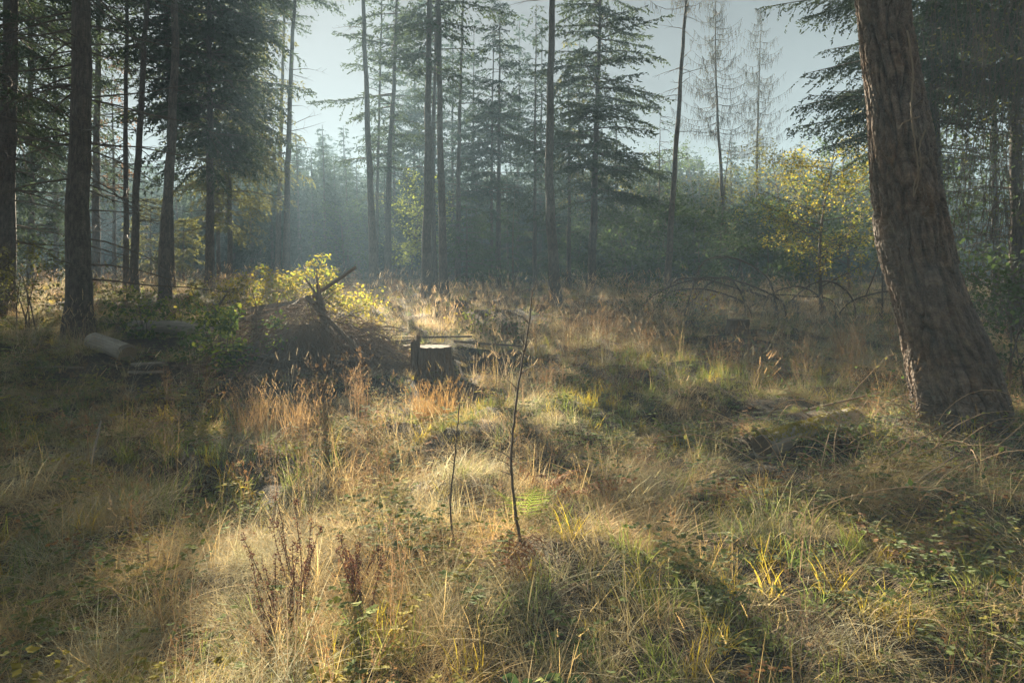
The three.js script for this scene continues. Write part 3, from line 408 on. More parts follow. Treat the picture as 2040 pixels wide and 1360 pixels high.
// ---------------------------------------------------------------- far wood behind the rows: leafy mass nobody could count
{
  const b = new Buf();
  for (let i = 0; i < 420; i++) { const p = [rr(-1, 1) * 1.3, rr(0, 2.2), rr(-1, 1) * 1.3]; const a = rvec(), w = nrm(crs(a, rvec())), L = rr(0.14, 0.34); b.tri(add(p, w, L * 0.4), add(p, w, -L * 0.4), add(p, a, L)); }
  const spots = [];
  for (let i = 0; i < 1500; i++) { const d = rr(46, 112), x = rr(-1, 1) * (d * 0.86), hh = Math.pow(R(), 1.6) * (d < 60 ? 3.2 : 7.5); spots.push([x, groundAt(x, -d) + hh, -d, rr(0.9, 1.7)]); }
  const m = new THREE.InstancedMesh(b.geo(), M.needleFar, spots.length), o = new THREE.Object3D(), c = new THREE.Color();
  spots.forEach(([x, y, z, s], i) => { o.position.set(x, y, z); o.rotation.set(0, R() * 6.28, 0); o.scale.set(s, s * rr(0.9, 1.5), s); o.updateMatrix(); m.setMatrixAt(i, o.matrix); const k = rr(0.7, 1.3); m.setColorAt(i, c.setRGB(k * rr(0.9, 1.3), k, k * rr(0.8, 1))); });
  m.name = 'distant_woodland'; m.castShadow = m.receiveShadow = true; scene.add(m); tag(m, 'dense hazy undergrowth of the far wood beyond the trunks', 'woodland', null, 'stuff');
}

// ---------------------------------------------------------------- ground cover
function blade(b, p, az, L, lean, curl, w, seg, col) {
  const cx = Math.cos(az), cz = Math.sin(az), tw = rr(-0.9, 0.9), sx = -Math.sin(az + tw), sz = Math.cos(az + tw); let q = p, th = lean, pl = null, pr = null;
  for (let i = 0; i <= seg; i++) {
    const t = i / seg, ww = w * (i === seg ? 0.15 : 1 - 0.55 * t * t), l = [q[0] + sx * ww, q[1], q[2] + sz * ww], r = [q[0] - sx * ww, q[1], q[2] - sz * ww];
    const a = b.v(l, 0, 0, col), c = b.v(r, 0, 0, col); if (i) b.i.push(pl, pr, c, pl, c, a); pl = a; pr = c;
    th = lean + curl * (t + 1 / seg); q = [q[0] + cx * Math.sin(th) * L / seg, Math.max(p[1] - 0.02, q[1] + Math.cos(th) * L / seg), q[2] + cz * Math.sin(th) * L / seg];
  }
  return q;
}
const disc = (r) => { const a = R() * 6.283, q = r * Math.sqrt(R()); return [Math.cos(a) * q, -0.03, Math.sin(a) * q]; };
const tone = (v = 0.3) => { const k = 1 + rr(-v, v), h = rr(-0.07, 0.07); return [k * (1 + h), k, k * (1 - 2 * h)]; };
function head(b, p, dir, L, n, col, w = 0.012) { for (let i = 0; i < n; i++) { const q = add(p, dir, L * i / n), a = nrm(add(add(dir, rvec(), 0.75), [0, -0.25, 0])), s = nrm(crs(a, rvec())), l = rr(0.010, 0.026) * (1 - 0.5 * i / n) * w / 0.012; b.tri(add(q, s, w * 0.22), add(q, s, -w * 0.22), add(q, a, l), col); } }
const G = {
  straw: () => { const b = new Buf(false, false, true), az = 0; for (let i = 0; i < 84; i++) { const q = disc(0.2); q[1] += rr(0, 0.1); blade(b, q, az + rr(-1.9, 1.9), rr(0.22, 0.7), rr(0.4, 1.4), rr(0.3, 1.8), 0.001 + 0.0026 * Math.pow(R(), 3), 5, tone(0.36)); }; return b; },
  tuft: () => { const b = new Buf(false, false, true); for (let i = 0; i < 40; i++) blade(b, disc(0.16), R() * 6.283, rr(0.2, 0.5), rr(0.05, 0.9), rr(0.5, 1.9), rr(0.001, 0.0021), 5, tone(0.36)); for (let i = 0; i < 7; i++) { const az = R() * 6.283, e = blade(b, disc(0.07), az, rr(0.4, 0.75), rr(0, 0.25), rr(0.1, 0.5), 0.0019, 4, tone()); head(b, e, nrm([Math.cos(az) * 0.5, 0.7, Math.sin(az) * 0.5]), rr(0.06, 0.13), 30, tone(), 0.0065); } return b; },
  green: () => { const b = new Buf(false, false, true); for (let i = 0; i < 40; i++) blade(b, disc(0.1), R() * 6.283, rr(0.16, 0.42), rr(0, 0.5), rr(0.2, 1.5), rr(0.0018, 0.0052), 4, tone()); return b; },
  turf: () => { const b = new Buf(false, false, true); for (let i = 0; i < 80; i++) blade(b, disc(0.17), R() * 6.283, rr(0.05, 0.2), rr(0, 0.9), rr(0.2, 1.3), rr(0.0012, 0.0026), 3, tone()); return b; },
  bramble: () => { const b = new Buf(false, false, true); for (let s = 0; s < 5; s++) { const az = R() * 6.283, pts = wander(disc(0.12), [Math.cos(az) * 0.8, 1, Math.sin(az) * 0.8], rr(0.3, 0.6), 6, 0.22, 0.22); for (let i = 1; i < 7; i++) { const c = [0.5, 0.32, 0.25]; b.tri(add(pts[i - 1], [0.003, 0, 0]), add(pts[i - 1], [-0.003, 0, 0]), pts[i], c); for (let q = 0; q < 2; q++) { const cc = tone(0.35), a0 = R() * 6.283, st = add(pts[i], [Math.cos(a0), 0.4, Math.sin(a0)], 0.04); for (let l = -1; l <= 1; l++) { const dir = nrm([Math.cos(a0 + l * 0.9), rr(-0.3, 0.25), Math.sin(a0 + l * 0.9)]), L = rr(0.035, 0.07), sd = nrm(crs(dir, nrm([rr(-0.4, 0.4), 1, rr(-0.4, 0.4)]))), m = add(st, dir, L * 0.45); b.quad(st, add(m, sd, L * 0.33), add(st, dir, L), add(m, sd, -L * 0.33), cc); } } } } return b; },
  litter: () => { const b = new Buf(false, false, true); for (let i = 0; i < 46; i++) { const p = disc(0.25); p[1] = rr(0, 0.1); blade(b, p, R() * 6.283, rr(0.06, 0.3), rr(0.7, 1.6), rr(-0.7, 1.6), rr(0.0015, 0.005), 3, tone(0.4)); } for (let i = 0; i < 8; i++) { const p = disc(0.25); p[1] = rr(0.01, 0.1); const d = nrm([rr(-1, 1), rr(-0.1, 0.6), rr(-1, 1)]), s = nrm(crs(d, rvec())), L = rr(0.03, 0.07), m = add(p, d, L / 2); b.quad(p, add(m, s, L * 0.3), add(p, d, L), add(m, s, -L * 0.3), tone(0.5)); } return b; },
  stalks: () => { const b = new Buf(false, false, true); for (let s = 0; s < 8; s++) { const az = R() * 6.283, h = rr(0.45, 0.95), e = blade(b, disc(0.12), az, h, rr(0, 0.18), rr(-0.2, 0.4), 0.0022, 5, tone()); for (let q = 0; q < 6; q++) { const k = rr(0.5, 1), p = [e[0] * k, e[1] * k, e[2] * k]; const a = nrm([rr(-1, 1), rr(0.3, 1), rr(-1, 1)]), L = rr(0.05, 0.13), s2 = nrm(crs(a, rvec())); b.tri(add(p, s2, 0.0015), add(p, s2, -0.0015), add(p, a, L), tone()); head(b, add(p, a, L * 0.7), a, 0.04, 9, tone(0.4), 0.014); } head(b, e, [0, 1, 0], 0.07, 20, tone(0.4), 0.013); } return b; },
  plume: () => { const b = new Buf(false, false, true); for (let s = 0; s < 9; s++) { const az = rr(-1, 1), L = rr(0.55, 0.95), e = blade(b, disc(0.12), az, L, rr(0, 0.2), rr(0.1, 0.5), 0.0018, 5, tone()); head(b, e, nrm([Math.cos(az) * 0.5, 0.75, Math.sin(az) * 0.5]), rr(0.1, 0.2), 52, tone(), 0.014); } for (let i = 0; i < 26; i++) blade(b, disc(0.1), R() * 6.283, rr(0.3, 0.7), rr(0.05, 0.6), rr(0.4, 1.5), 0.0025, 4, tone()); return b; },
};
{
  const gm = { straw: [0.64, 0.51, 0.28, 0.5], tuft: [0.58, 0.44, 0.20, 0.5], green: [0.21, 0.25, 0.05, 0.55], turf: [0.38, 0.35, 0.12, 0.5], bramble: [0.15, 0.20, 0.045, 0.5], litter: [0.36, 0.24, 0.14, 0.35], stalks: [0.30, 0.19, 0.10, 0.35], plume: [0.60, 0.46, 0.29, 0.5] };
  const names = { straw: ['matted_straw', 'bleached dry grass lying matted over the clearing'], tuft: ['dry_grass', 'dry straw coloured grass with thin seed heads'], green: ['green_grass', 'green grass blades growing through the straw'], turf: ['short_turf', 'short olive turf low among the dry grass'], bramble: ['bramble_cover', 'low bramble leaves creeping through the grass'], litter: ['forest_litter', 'brown litter of dead stems and fallen leaves'], stalks: ['dead_herbs', 'dead brown herb stalks with dry flower heads'], plume: ['plume_grass', 'tall feathery reed grass plumes at the clearing edge'] };
  const CLEAR = [];   // places trodden or shaded so that the grass stays low: round logs, stumps, the heap
  for (const [x, d, r] of [[215, 8.4, 0.75], [300, 8.0, 0.6], [340, 10.6, 1.1], [500, 11.2, 1.2], [1570, 4.9, 0.55], [862, 7.7, 0.8], [860, 8.4, 0.5], [1472, 11.3, 1.1], [1014, 12.2, 0.9], [992, 15.5, 1.2], [540, 8.3, 1.0], [625, 8.0, 1.3], [720, 8.2, 1.0], [700, 10.2, 1.0], [850, 10.6, 1.0], [990, 9.3, 1.0], [1560, 6.4, 0.9]]) CLEAR.push([(x - 1020) / F * d, -d, r]);
  const put = {}; for (const k in G) put[k] = [[], []];
  const E = (x, z, bx, bz, rx, rz) => Math.exp(-(((x - bx) / rx) ** 2) - ((z - bz) / rz) ** 2);
  const zones = [[1.3, 4.5, 0.115], [4.5, 8, 0.14], [8, 14, 0.19], [14, 24, 0.3], [24, 48, 0.62]];
  for (const [d0, d1, st] of zones) for (let d = d0; d < d1; d += st) for (let x = -(d * 0.78 + 1.6); x < d * 0.78 + 1.6; x += st) {
    let s; const X = x + rr(-0.6, 0.6) * st, Z = -(d + rr(-0.6, 0.6) * st), Y = groundAt(X, Z), D = -Z; s = (st > 0.5 ? 0.8 : st > 0.25 ? 0.66 : st > 0.18 ? 0.62 : 0.53) * rr(0.7, 1.25);
    const a = n2(X * 0.55 + 3, Z * 0.55), c = m2(X * 0.9, Z * 0.9), f = m2(X * 0.3 + 20, Z * 0.3);
    let green = 0.29 + 0.38 * a + 0.5 * E(X, Z, 2.6, -8.2, 1.8, 1.3) + 0.4 * E(X, Z, 0.95, -3.3, 0.7, 0.6) + 0.35 * E(X, Z, 1.6, -3.6, 0.5, 0.5) + 0.35 * E(X, Z, -1.8, -4.9, 0.7, 0.6) + 0.35 * E(X, Z, 0.8, -6.6, 0.9, 0.6) - 0.5 * E(X, Z, 0.1, -4.7, 1.1, 0.8) - 0.4 * E(X, Z, -1.0, -3.6, 0.6, 0.5);
    let bram = 0.2 + 0.36 * c + 0.55 * E(X, Z, 3.4, -4.6, 1.3, 1.4) + 0.3 * E(X, Z, 2.0, -5.8, 1.4, 0.8) + 0.55 * E(X, Z, 7.0, -15, 3.5, 2.2) + 0.3 * (D > 11 ? sm(-3, -8, X) : 0) + 0.3 * E(X, Z, -5.5, -8.5, 2.5, 3);
    const lit = 0.14 + 0.2 * f + 0.4 * E(X, Z, 2.2, -5.7, 1.3, 0.8) + 0.45 * E(X, Z, -5, -8, 3, 2.6);
    const tall = D > 9 ? 0.08 + 0.12 * f + 0.3 * E(X, Z, 3.5, -17, 5, 4) : D > 6 ? 0.03 : 0.0;
    const stalk = 0.035 + 0.3 * E(X, Z, -2.3, -6.9, 1.1, 0.8) + 0.25 * E(X, Z, 1.0, -10.5, 2.2, 1.6) + 0.12 * E(X, Z, 3.8, -9, 2, 2) + (D > 12 ? 0.06 : 0);
    let low = 0; for (const [bx, bz, br] of CLEAR) low = Math.max(low, 1 - sm(br * 0.6, br, Math.hypot(X - bx, Z - bz)));
    if (low > 0.5 && R() < 0.35) continue;
    s *= 1 - 0.5 * low;
    const u = low > 0.3 ? 1 : R(); let k = 'straw';
    if (u < tall) k = 'plume'; else if (u < tall + stalk) k = 'stalks';
    else { const v = R(); if (v < Math.max(0, bram) * 0.8) k = 'bramble'; else if (v < Math.max(0, bram) * 0.8 + Math.max(0, green) * 0.75) k = 'green'; else { const y = R(); k = y < lit ? 'litter' : y < lit + 0.2 ? 'turf' : y < lit + 0.36 ? 'tuft' : 'straw'; } }
    put[k][R() < 0.5 ? 0 : 1].push([X, Y, Z, s, n2(X * 0.25, Z * 0.25 + 60) * 2.6 + rr(-0.9, 0.9), c]);
    if (d < 14 && R() < 0.35) put.turf[0].push([X + rr(-0.1, 0.1), Y, Z + rr(-0.1, 0.1), s, R() * 6.28, c]);
    if (d < 14 && low < 0.5 && R() < 0.4 && green < 0.45) put.straw[1].push([X + rr(-0.1, 0.1), Y, Z + rr(-0.1, 0.1), s, n2(X * 0.25, Z * 0.25 + 60) * 2.6 + rr(-1.2, 1.2), c]);
  }
  const o = new THREE.Object3D(), cc = new THREE.Color(); let total = 0;
  for (const k in G) for (const v of [0, 1]) {
    const list = put[k][v], [r, g, b, tr] = gm[k], m = new THREE.InstancedMesh(G[k]().geo(), leafMat(r, g, b, tr, true), list.length);
    list.forEach(([x, y, z, s, az, c], i) => {
      o.position.set(x, y, z); o.rotation.set(rr(-0.12, 0.12), az + (k === 'straw' ? 0 : R() * 6.28), rr(-0.12, 0.12)); o.scale.set(s, s * rr(0.8, 1.15), s); o.updateMatrix(); m.setMatrixAt(i, o.matrix);
      const q = rr(0.78, 1.2), h = 0.12 * c + rr(-0.1, 0.1);
      let t = [q * (1 + h), q, q * (1 - 1.2 * h)];
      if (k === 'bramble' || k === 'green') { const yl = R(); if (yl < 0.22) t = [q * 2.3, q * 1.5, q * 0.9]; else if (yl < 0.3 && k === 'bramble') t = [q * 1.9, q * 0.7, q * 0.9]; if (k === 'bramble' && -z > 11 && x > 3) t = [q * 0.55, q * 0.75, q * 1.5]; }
      m.setColorAt(i, cc.setRGB(...t));
    });
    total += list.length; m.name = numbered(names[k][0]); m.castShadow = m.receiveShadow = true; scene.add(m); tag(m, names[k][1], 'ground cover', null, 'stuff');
  }
  console.log('ground cover', total);
}

// ---------------------------------------------------------------- logs, stumps, dead wood
function cutFace(p, dir, r, parent, mat = M.cut, seed = 0, wob = 0.06) {
  const u = nrm(crs(Math.abs(dir[1]) > 0.9 ? [1, 0, 0] : [0, 1, 0], dir)), w = crs(dir, u), b = new Buf(true, true), n = 26, k = b.v(add(p, dir, 0.004), dir, [0.5, 0.5]);
  for (let i = 0; i <= n; i++) { const a = i / n * 6.2832, ca = Math.cos(a), sa = Math.sin(a), q = r * (1 + wob * n3(ca * 1.5 + seed, sa * 1.5, 3)); b.v(add(add(p, u, ca * q), w, sa * q), dir, [0.5 + ca * 0.48, 0.5 + sa * 0.48]); if (i) b.i.push(k, k + i, k + i + 1); }
  return part('cut_face', b, mat, parent);
}
function log({ name = 'log', label, group, a, b, r0, r1, mat = M.barkless, cut = M.cut, stubs = 0, cutA = true, cutB = true }) {
  const g = thing(name, label, name === 'log' ? 'log' : 'branch', a, group), e = rel(b, a), L = len(e), d = nrm(e), n = Math.max(6, Math.ceil(L / 0.15)), tb = new Buf(true, true);
  const pts = Array.from({ length: n + 1 }, (_, i) => { const t = i / n, q = [d[0] * L * t, d[1] * L * t, d[2] * L * t]; const wv = r0 * 0.25; return add(q, [n2(t * L * 0.8, a[0]) * wv, n2(t * L * 0.8, a[0] + 9) * wv, 0], Math.sin(t * 3.14)); });
  tube(tb, pts, taper(n + 1, r0, r1), r0 > 0.06 ? 22 : 9, { wob: 0.05, wf: 4, seed: a[0] * 7, cap: true });
  for (let i = 0; i < stubs; i++) { const p = pts[1 + Math.floor(R() * (n - 2))]; tube(tb, wander(p, rvec(), rr(0.1, 0.5), 3, 0.2), taper(4, r0 * 0.18, r0 * 0.05), 5); }
  part('wood', tb, mat, g);
  if (r0 > 0.05) { if (cutA) cutFace(pts[0], d.map((q) => -q), r0 * 0.99, g, cut, a[0]); if (cutB) cutFace(pts[n], d, r1 * 0.99, g, cut, b[0]); }
  return g;
}
const g0 = (px, py, d, r = 0.02, up = 0.04) => { const p = at(px, py, d), g = groundAt(p[0], p[2]); return [p[0], Math.min(g + r * 0.8 + up, Math.max(g + r * 0.5, p[1])), p[2]]; };   // a point of something that lies on the ground
// the short sawn log at the left, its round end turned to the right
log({ label: 'short pale sawn log lying in grass at the left', a: g0(187, 700, 9.5, 0.1, 0.1), b: g0(252, 704, 9.0, 0.1, 0.1), r0: 0.125, r1: 0.13 });
log({ label: 'long barkless log on the ground left of the brush heap', a: g0(262, 652, 11.6, 0.12, 0.1), b: g0(440, 646, 11.3, 0.12, 0.1), r0: 0.12, r1: 0.11, stubs: 3 });
log({ label: 'thicker grey log with its end raised behind the brush heap', a: g0(420, 640, 12.2, 0.12, 0.15), b: at(600, 612, 12.0), r0: 0.11, r1: 0.15, mat: M.deadwood });
log({ label: 'mossy fallen log with pale end before the pine', a: g0(1520, 893, 5.2, 0.09, 0.07), b: g0(1700, 838, 5.9, 0.09, 0.07), r0: 0.1, r1: 0.115, mat: M.barkless, cut: M.deadwood });
{ // moss cushions along the top of that log
  const a = g0(1520, 893, 5.2, 0.09, 0.07), b = g0(1700, 838, 5.9, 0.09, 0.07), o = thing('moss_cushion', 'yellow green moss growing along the fallen log', 'moss', a), mb = new Buf();
  for (let i = 0; i < 5200; i++) { const t = R(), an = rr(-1.1, 0.9), p = mixv([0, 0, 0], rel(b, a), t), r = 0.108 + 0.012 * n2(t * 14, an * 3), q = add(p, [0.35 * Math.sin(an) * r, Math.cos(an) * r, Math.sin(an) * r]); if (n2(t * 9, an * 1.6) < -0.35) continue; const dd = nrm([rr(-0.7, 0.7), 1, rr(-0.7, 0.7)]), s = nrm(crs(dd, rvec())); mb.tri(add(q, s, 0.0035), add(q, s, -0.0035), add(q, dd, rr(0.01, 0.028))); }
  part('moss_mat', mb, M.moss, o, 'stuff');
}
const sticks = [
  ['thin grey stick on the ground left of the short log', [70, 716, 8.8], [165, 726, 8.4], 0.022, M.barkless], ['pale stick lying right of the short sawn log', [262, 726, 8.6], [330, 730, 8.4], 0.024, M.barkless],
  ['second pale stick below the first by the short log', [255, 745, 8.2], [325, 741, 8.2], 0.02, M.barkless], ['dark stick leaning against the short sawn log', [203, 692, 8.5], [262, 738, 8.2], 0.014, M.deadwood],
  ['blackened branch stub at the far left in the grass', [45, 664, 9.6], [95, 640, 9.9], 0.05, M.rotten], ['long straight branch lying right of the brush heap', [668, 623, 10.8], [820, 640, 10.6], 0.03, M.deadwood],
  ['thin dark branch on the grass behind the stump', [770, 622, 11.6], [940, 644, 11.2], 0.026, M.twig], ['grey branch lying right of the sawn stump', [935, 676, 9.6], [1045, 664, 9.8], 0.03, M.deadwood],
  ['second grey branch crossing behind the sawn stump', [905, 668, 10.4], [1042, 690, 9.6], 0.02, M.deadwood], ['branch slanting up out of the yellow shrubs', [398, 622, 11.5], [448, 570, 11.7], 0.03, M.twig],
  ['thin bare stick crossing the long barkless log', [412, 555, 11.0], [500, 628, 10.9], 0.012, M.twig], ['pale stick standing up in the left foreground grass', [177, 905, 4.9], [200, 838, 5.1], 0.011, M.barkless],
  ['long straight stalk slanting over the right foreground', [1035, 1235, 3.0], [1240, 1090, 3.3], 0.004, M.twigPale], ['bent dead cane before the pine foot', [1720, 940, 4.4], [1900, 835, 4.8], 0.007, M.twigPale],
  ['straight dead cane slanting across the right brambles', [1780, 1010, 4.0], [1960, 870, 4.5], 0.006, M.twigPale], ['short pale branch in litter above the mossy log', [1500, 812, 6.6], [1610, 776, 6.8], 0.014, M.barkless],
  ['brown branch lying across the litter before the pine', [1600, 800, 6.2], [1760, 780, 6.3], 0.012, M.twigPale], ['pale crooked branch on straw left of the mossy log', [1330, 990, 4.3], [1470, 905, 4.9], 0.016, M.barkless],
];
for (const [label, A, B, r, mat] of sticks) { const up = /slant|stand|cross|cane|lean/.test(label) ? 0.6 : 0.03; log({ name: 'fallen_branch', label, group: 'fallen branches and canes', a: g0(...A, r, 0.03), b: g0(...B, r, up), r0: r, r1: r * 0.6, mat, stubs: r > 0.012 ? 3 : 0 }); }

function stump({ label, px, d, w, h, mat = M.rotten, name = 'tree_stump', tilt = 0 }) {
  const p = onG(px, d), r = w / 2 * d / F, g = thing(name, label, 'stump', p, 'old stumps in the clearing'), b = new Buf(true, true), K = 22, S = 64, y0 = -0.15, rows = [];
  for (let i = 0; i <= K; i++) { const y = lerp(y0, h, i / K); for (let s = 0; s <= S; s++) { const a = s / S * 6.2832, ca = Math.cos(a), sa = Math.sin(a), ridge = Math.abs(n3(ca * 4 + px, y * 0.9, sa * 4)), fl = Math.exp(-Math.max(0, y) / 0.12) * (0.18 + 0.25 * Math.max(0, Math.cos(a * 4 + px))); const q = r * (1 + fl + 0.13 * (ridge - 0.4) + 0.03 * n3(ca * 12, y * 6, sa * 12)); const yy = i === K ? y + (0.006 + 0.06 * Math.min(1, Math.abs(tilt))) * n3(ca * 3, sa * 3, px) + tilt * ca * r : y; rows.push(b.v([ca * q, yy, sa * q], nrm([ca, 0.1, sa]), [s / S * 6.28 * r, y])); } }
  for (let i = 0; i < K; i++) for (let s = 0; s < S; s++) { const a = i * (S + 1) + s; b.i.push(a, a + S + 1, a + 1, a + 1, a + S + 1, a + S + 2); }
  const gg = b.geo(); gg.computeVertexNormals(); part('wood', gg, mat, g);
  const c = new Buf(true, true), k = c.v([0, h - 0.01, 0], [0, 1, 0], [0.5, 0.5]);
  for (let s = 0; s <= S; s++) { const q = K * (S + 1) + s, x = b.p[q * 3], y = b.p[q * 3 + 1], z = b.p[q * 3 + 2]; c.v([x * 0.985, y - 0.003, z * 0.985], [0, 1, 0], [0.5 + x / r * 0.4, 0.5 + z / r * 0.4]); if (s) c.i.push(k, k + s + 1, k + s); }
  part('cut_face', c, M.deadwood, g); return g;
}
stump({ label: 'weathered sawn stump right of the brush heap', px: 862, d: 8.4, w: 72, h: 0.44 });
stump({ label: 'small flat stump in sunlit grass left of the pine', px: 1472, d: 12.4, w: 42, h: 0.27 });
stump({ label: 'low mossy stump in the middle of the clearing', px: 1014, d: 13, w: 30, h: 0.28 });
stump({ name: 'broken_snag', label: 'narrow rotten snag standing against the sawn stump', px: 826, d: 8.3, w: 18, h: 0.46, tilt: 1.2 });
stump({ name: 'root_stump', label: 'dark upturned root stump on the clearing edge', px: 985, d: 18, w: 48, h: 0.26, tilt: 0.35 });

// ---------------------------------------------------------------- the brush heap
{
  const c = onG(615, 9.0), g = thing('brush_heap', 'brown heap of dead brushwood and roots in the clearing', 'brush heap', c);
  const hm = (x, z) => { const q = (x / 1.2) ** 2 + (z / 0.9) ** 2; return 0.9 * Math.exp(-q * 1.25) * (1 + 0.32 * n2(x * 2.2, z * 2.2)) + 0.05 * n2(x * 6, z * 6); };
  const b = new Buf(true, true, true), N = 60;
  for (let j = 0; j <= N; j++) for (let i = 0; i <= N; i++) { const x = (i / N - 0.5) * 3.9, z = (j / N - 0.5) * 3.0, y = groundAt(c[0] + x, c[2] + z) - c[1] - 0.14 + hm(x, z) * 0.66; b.v([x, y, z], [0, 1, 0], [x, z], [0.75, 0.7, 0.65]); }
  for (let j = 0; j < N; j++) for (let i = 0; i < N; i++) { const a = j * (N + 1) + i; b.i.push(a, a + N + 1, a + 1, a + 1, a + N + 1, a + N + 2); }
  const gg = b.geo(); gg.computeVertexNormals(); part('earth_core', gg, M.brush, g);
  const tb = new Buf(true, true, true);
  const twigAt = (n, L0, L1, r, sag) => { for (let i = 0; i < n; i++) { const x = rr(-1.55, 1.55), z = rr(-1.15, 1.15), h = hm(x, z); if (h < 0.05) continue; const p = [x, groundAt(c[0] + x, c[2] + z) - c[1] - 0.1 + h * (0.62 + 0.43 * Math.sqrt(R())), z], out = nrm([x * 0.9 + rr(-0.8, 0.8), rr(-0.25, 0.6), z * 0.9 + rr(-0.8, 0.8)]), pts = wander(p, out, rr(L0, L1), 5, 0.2, sag), k0 = tb.count; tube(tb, pts, taper(6, r * rr(0.6, 1.3), r * 0.3), 3); const t = tone(0.5); for (let q = k0; q < tb.count; q++) { tb.c[q * 3] = t[0]; tb.c[q * 3 + 1] = t[1]; tb.c[q * 3 + 2] = t[2]; } } };
  twigAt(3400, 0.2, 0.55, 0.0034, 0.3); twigAt(900, 0.35, 0.8, 0.005, 0.34); twigAt(300, 0.3, 0.75, 0.008, 0.22); twigAt(110, 0.35, 0.9, 0.011, 0.1);
  // curtains of drooping roots under the snag
  for (let i = 0; i < 260; i++) { const p = [0.12 + rr(-0.22, 0.3), 0.55 + rr(-0.1, 0.12), 0.42 + rr(0, 0.25)], pts = wander(p, [rr(-0.35, 0.45), rr(-0.4, 0.4), rr(0.1, 0.8)], rr(0.4, 0.8), 6, 0.12, 0.42); tube(tb, pts, taper(7, 0.004, 0.0015), 3); }
  part('brushwood', tb, M.brush, g, 'stuff');
}
{
  const o = at(640, 690, 8.9), g = thing('forked_snag', 'forked splintered snag standing up out of the brush heap', 'dead wood', o), b = new Buf(true, true), s = (pl, r0, r1) => { const pts = spline(pl.map(([x, y, d]) => rel(at(x, y, d ?? 8.9), o)), 14).map((p) => add(p, rvec(), 0.006)); tube(b, pts, taper(15, r0, r1), 9, { wob: 0.14, wf: 9, cap: true, seed: r0 * 90 }); };
  s([[641, 720, 8.8], [646, 660], [645, 625], [637, 590], [632, 566]], 0.055, 0.022);
  s([[643, 640], [634, 605], [622, 575], [606, 552]], 0.032, 0.006);
  s([[637, 590], [632, 560], [630, 534]], 0.018, 0.003);
  s([[644, 625], [628, 608], [612, 590]], 0.045, 0.034);
  s([[648, 690, 8.7], [652, 650], [646, 618]], 0.035, 0.02);
  part('wood', b, M.deadwood, g);
}
log({ name: 'wooden_pole', label: 'broken pole pointing up right from the brush heap', a: at(612, 598, 9.1), b: at(708, 532, 8.8), r0: 0.026, r1: 0.02, mat: M.deadwood, stubs: 2 });
log({ name: 'wooden_pole', label: 'long pole slanting down the right side of the heap', a: at(611, 592, 9.0), b: at(738, 724, 8.2), r0: 0.034, r1: 0.028, mat: M.deadwood, stubs: 2 });
log({ name: 'log', label: 'short dark log end lying on top of the heap', a: at(570, 622, 9.9), b: at(603, 600, 9.5), r0: 0.06, r1: 0.055, mat: M.deadwood });

// ---------------------------------------------------------------- arching dead canes at the right edge of the clearing
const arches = [
  [[1402, 522], [1440, 512], [1480, 520], [1530, 555], [1545, 600]], [[1345, 560], [1400, 556], [1470, 575], [1540, 600]], [[1330, 585], [1390, 575], [1440, 585], [1490, 610]], [[1300, 590], [1370, 560], [1430, 553], [1500, 570], [1560, 605]],
  [[1500, 608], [1560, 575], [1600, 572], [1640, 600]], [[1575, 600], [1620, 565], [1660, 562], [1700, 598]], [[1690, 605], [1730, 588], [1780, 585]], [[1540, 590], [1600, 590], [1660, 600]], [[1725, 590], [1745, 540], [1757, 490], [1760, 440]], [[1380, 600], [1420, 560], [1450, 552], [1480, 590]],
];
const archLabels = ['highest arching dead cane over the clearing edge', 'long flat dead cane below the highest arch', 'low dead cane left of the other arches', 'widest dead cane spanning from the tall larch', 'steep dead arch right of the highest arch', 'round dead arch below the yellow beech', 'dead cane curving towards the pine', 'straight low cane between the two round arches', 'upright dead stem just left of the pine', 'small dead arch tangled under the widest cane'];
arches.forEach((pl, i) => {
  const d = 13.5 + (i * 37 % 10) * 0.35, pts = pl.map(([x, y], k) => { const p = at(x, y, d + (k - 2) * 0.12); return p; }); pts.push([pts[pts.length - 1][0] + 0.1, groundAt(pts[pts.length - 1][0] + 0.1, -d) - 0.05, pts[pts.length - 1][2]]); if (i !== 8) pts.unshift([pts[0][0] - 0.35, groundAt(pts[0][0], -d) + 0.1, pts[0][2]]);
  const o = pts[pts.length - 1], g = thing('arching_cane', archLabels[i], 'cane', o, 'arching dead canes'), b = new Buf(true, true), line = spline(pts.map((p) => rel(p, o)), 40), t2 = new Buf(true, true);
  tube(b, line, taper(41, 0.012, 0.022), 6); part('stem', b, M.twig, g);
  for (let q = 0; q < 34; q++) { const p = line[3 + Math.floor(R() * 34)]; tube(t2, wander(p, [rr(-1, 1), rr(-1, 0.4), rr(-0.6, 0.6)], rr(0.12, 0.5), 4, 0.15, 0.2), taper(5, 0.005, 0.0015), 3); }
  part('side_twig', t2, M.twig, g, 'stuff');
});

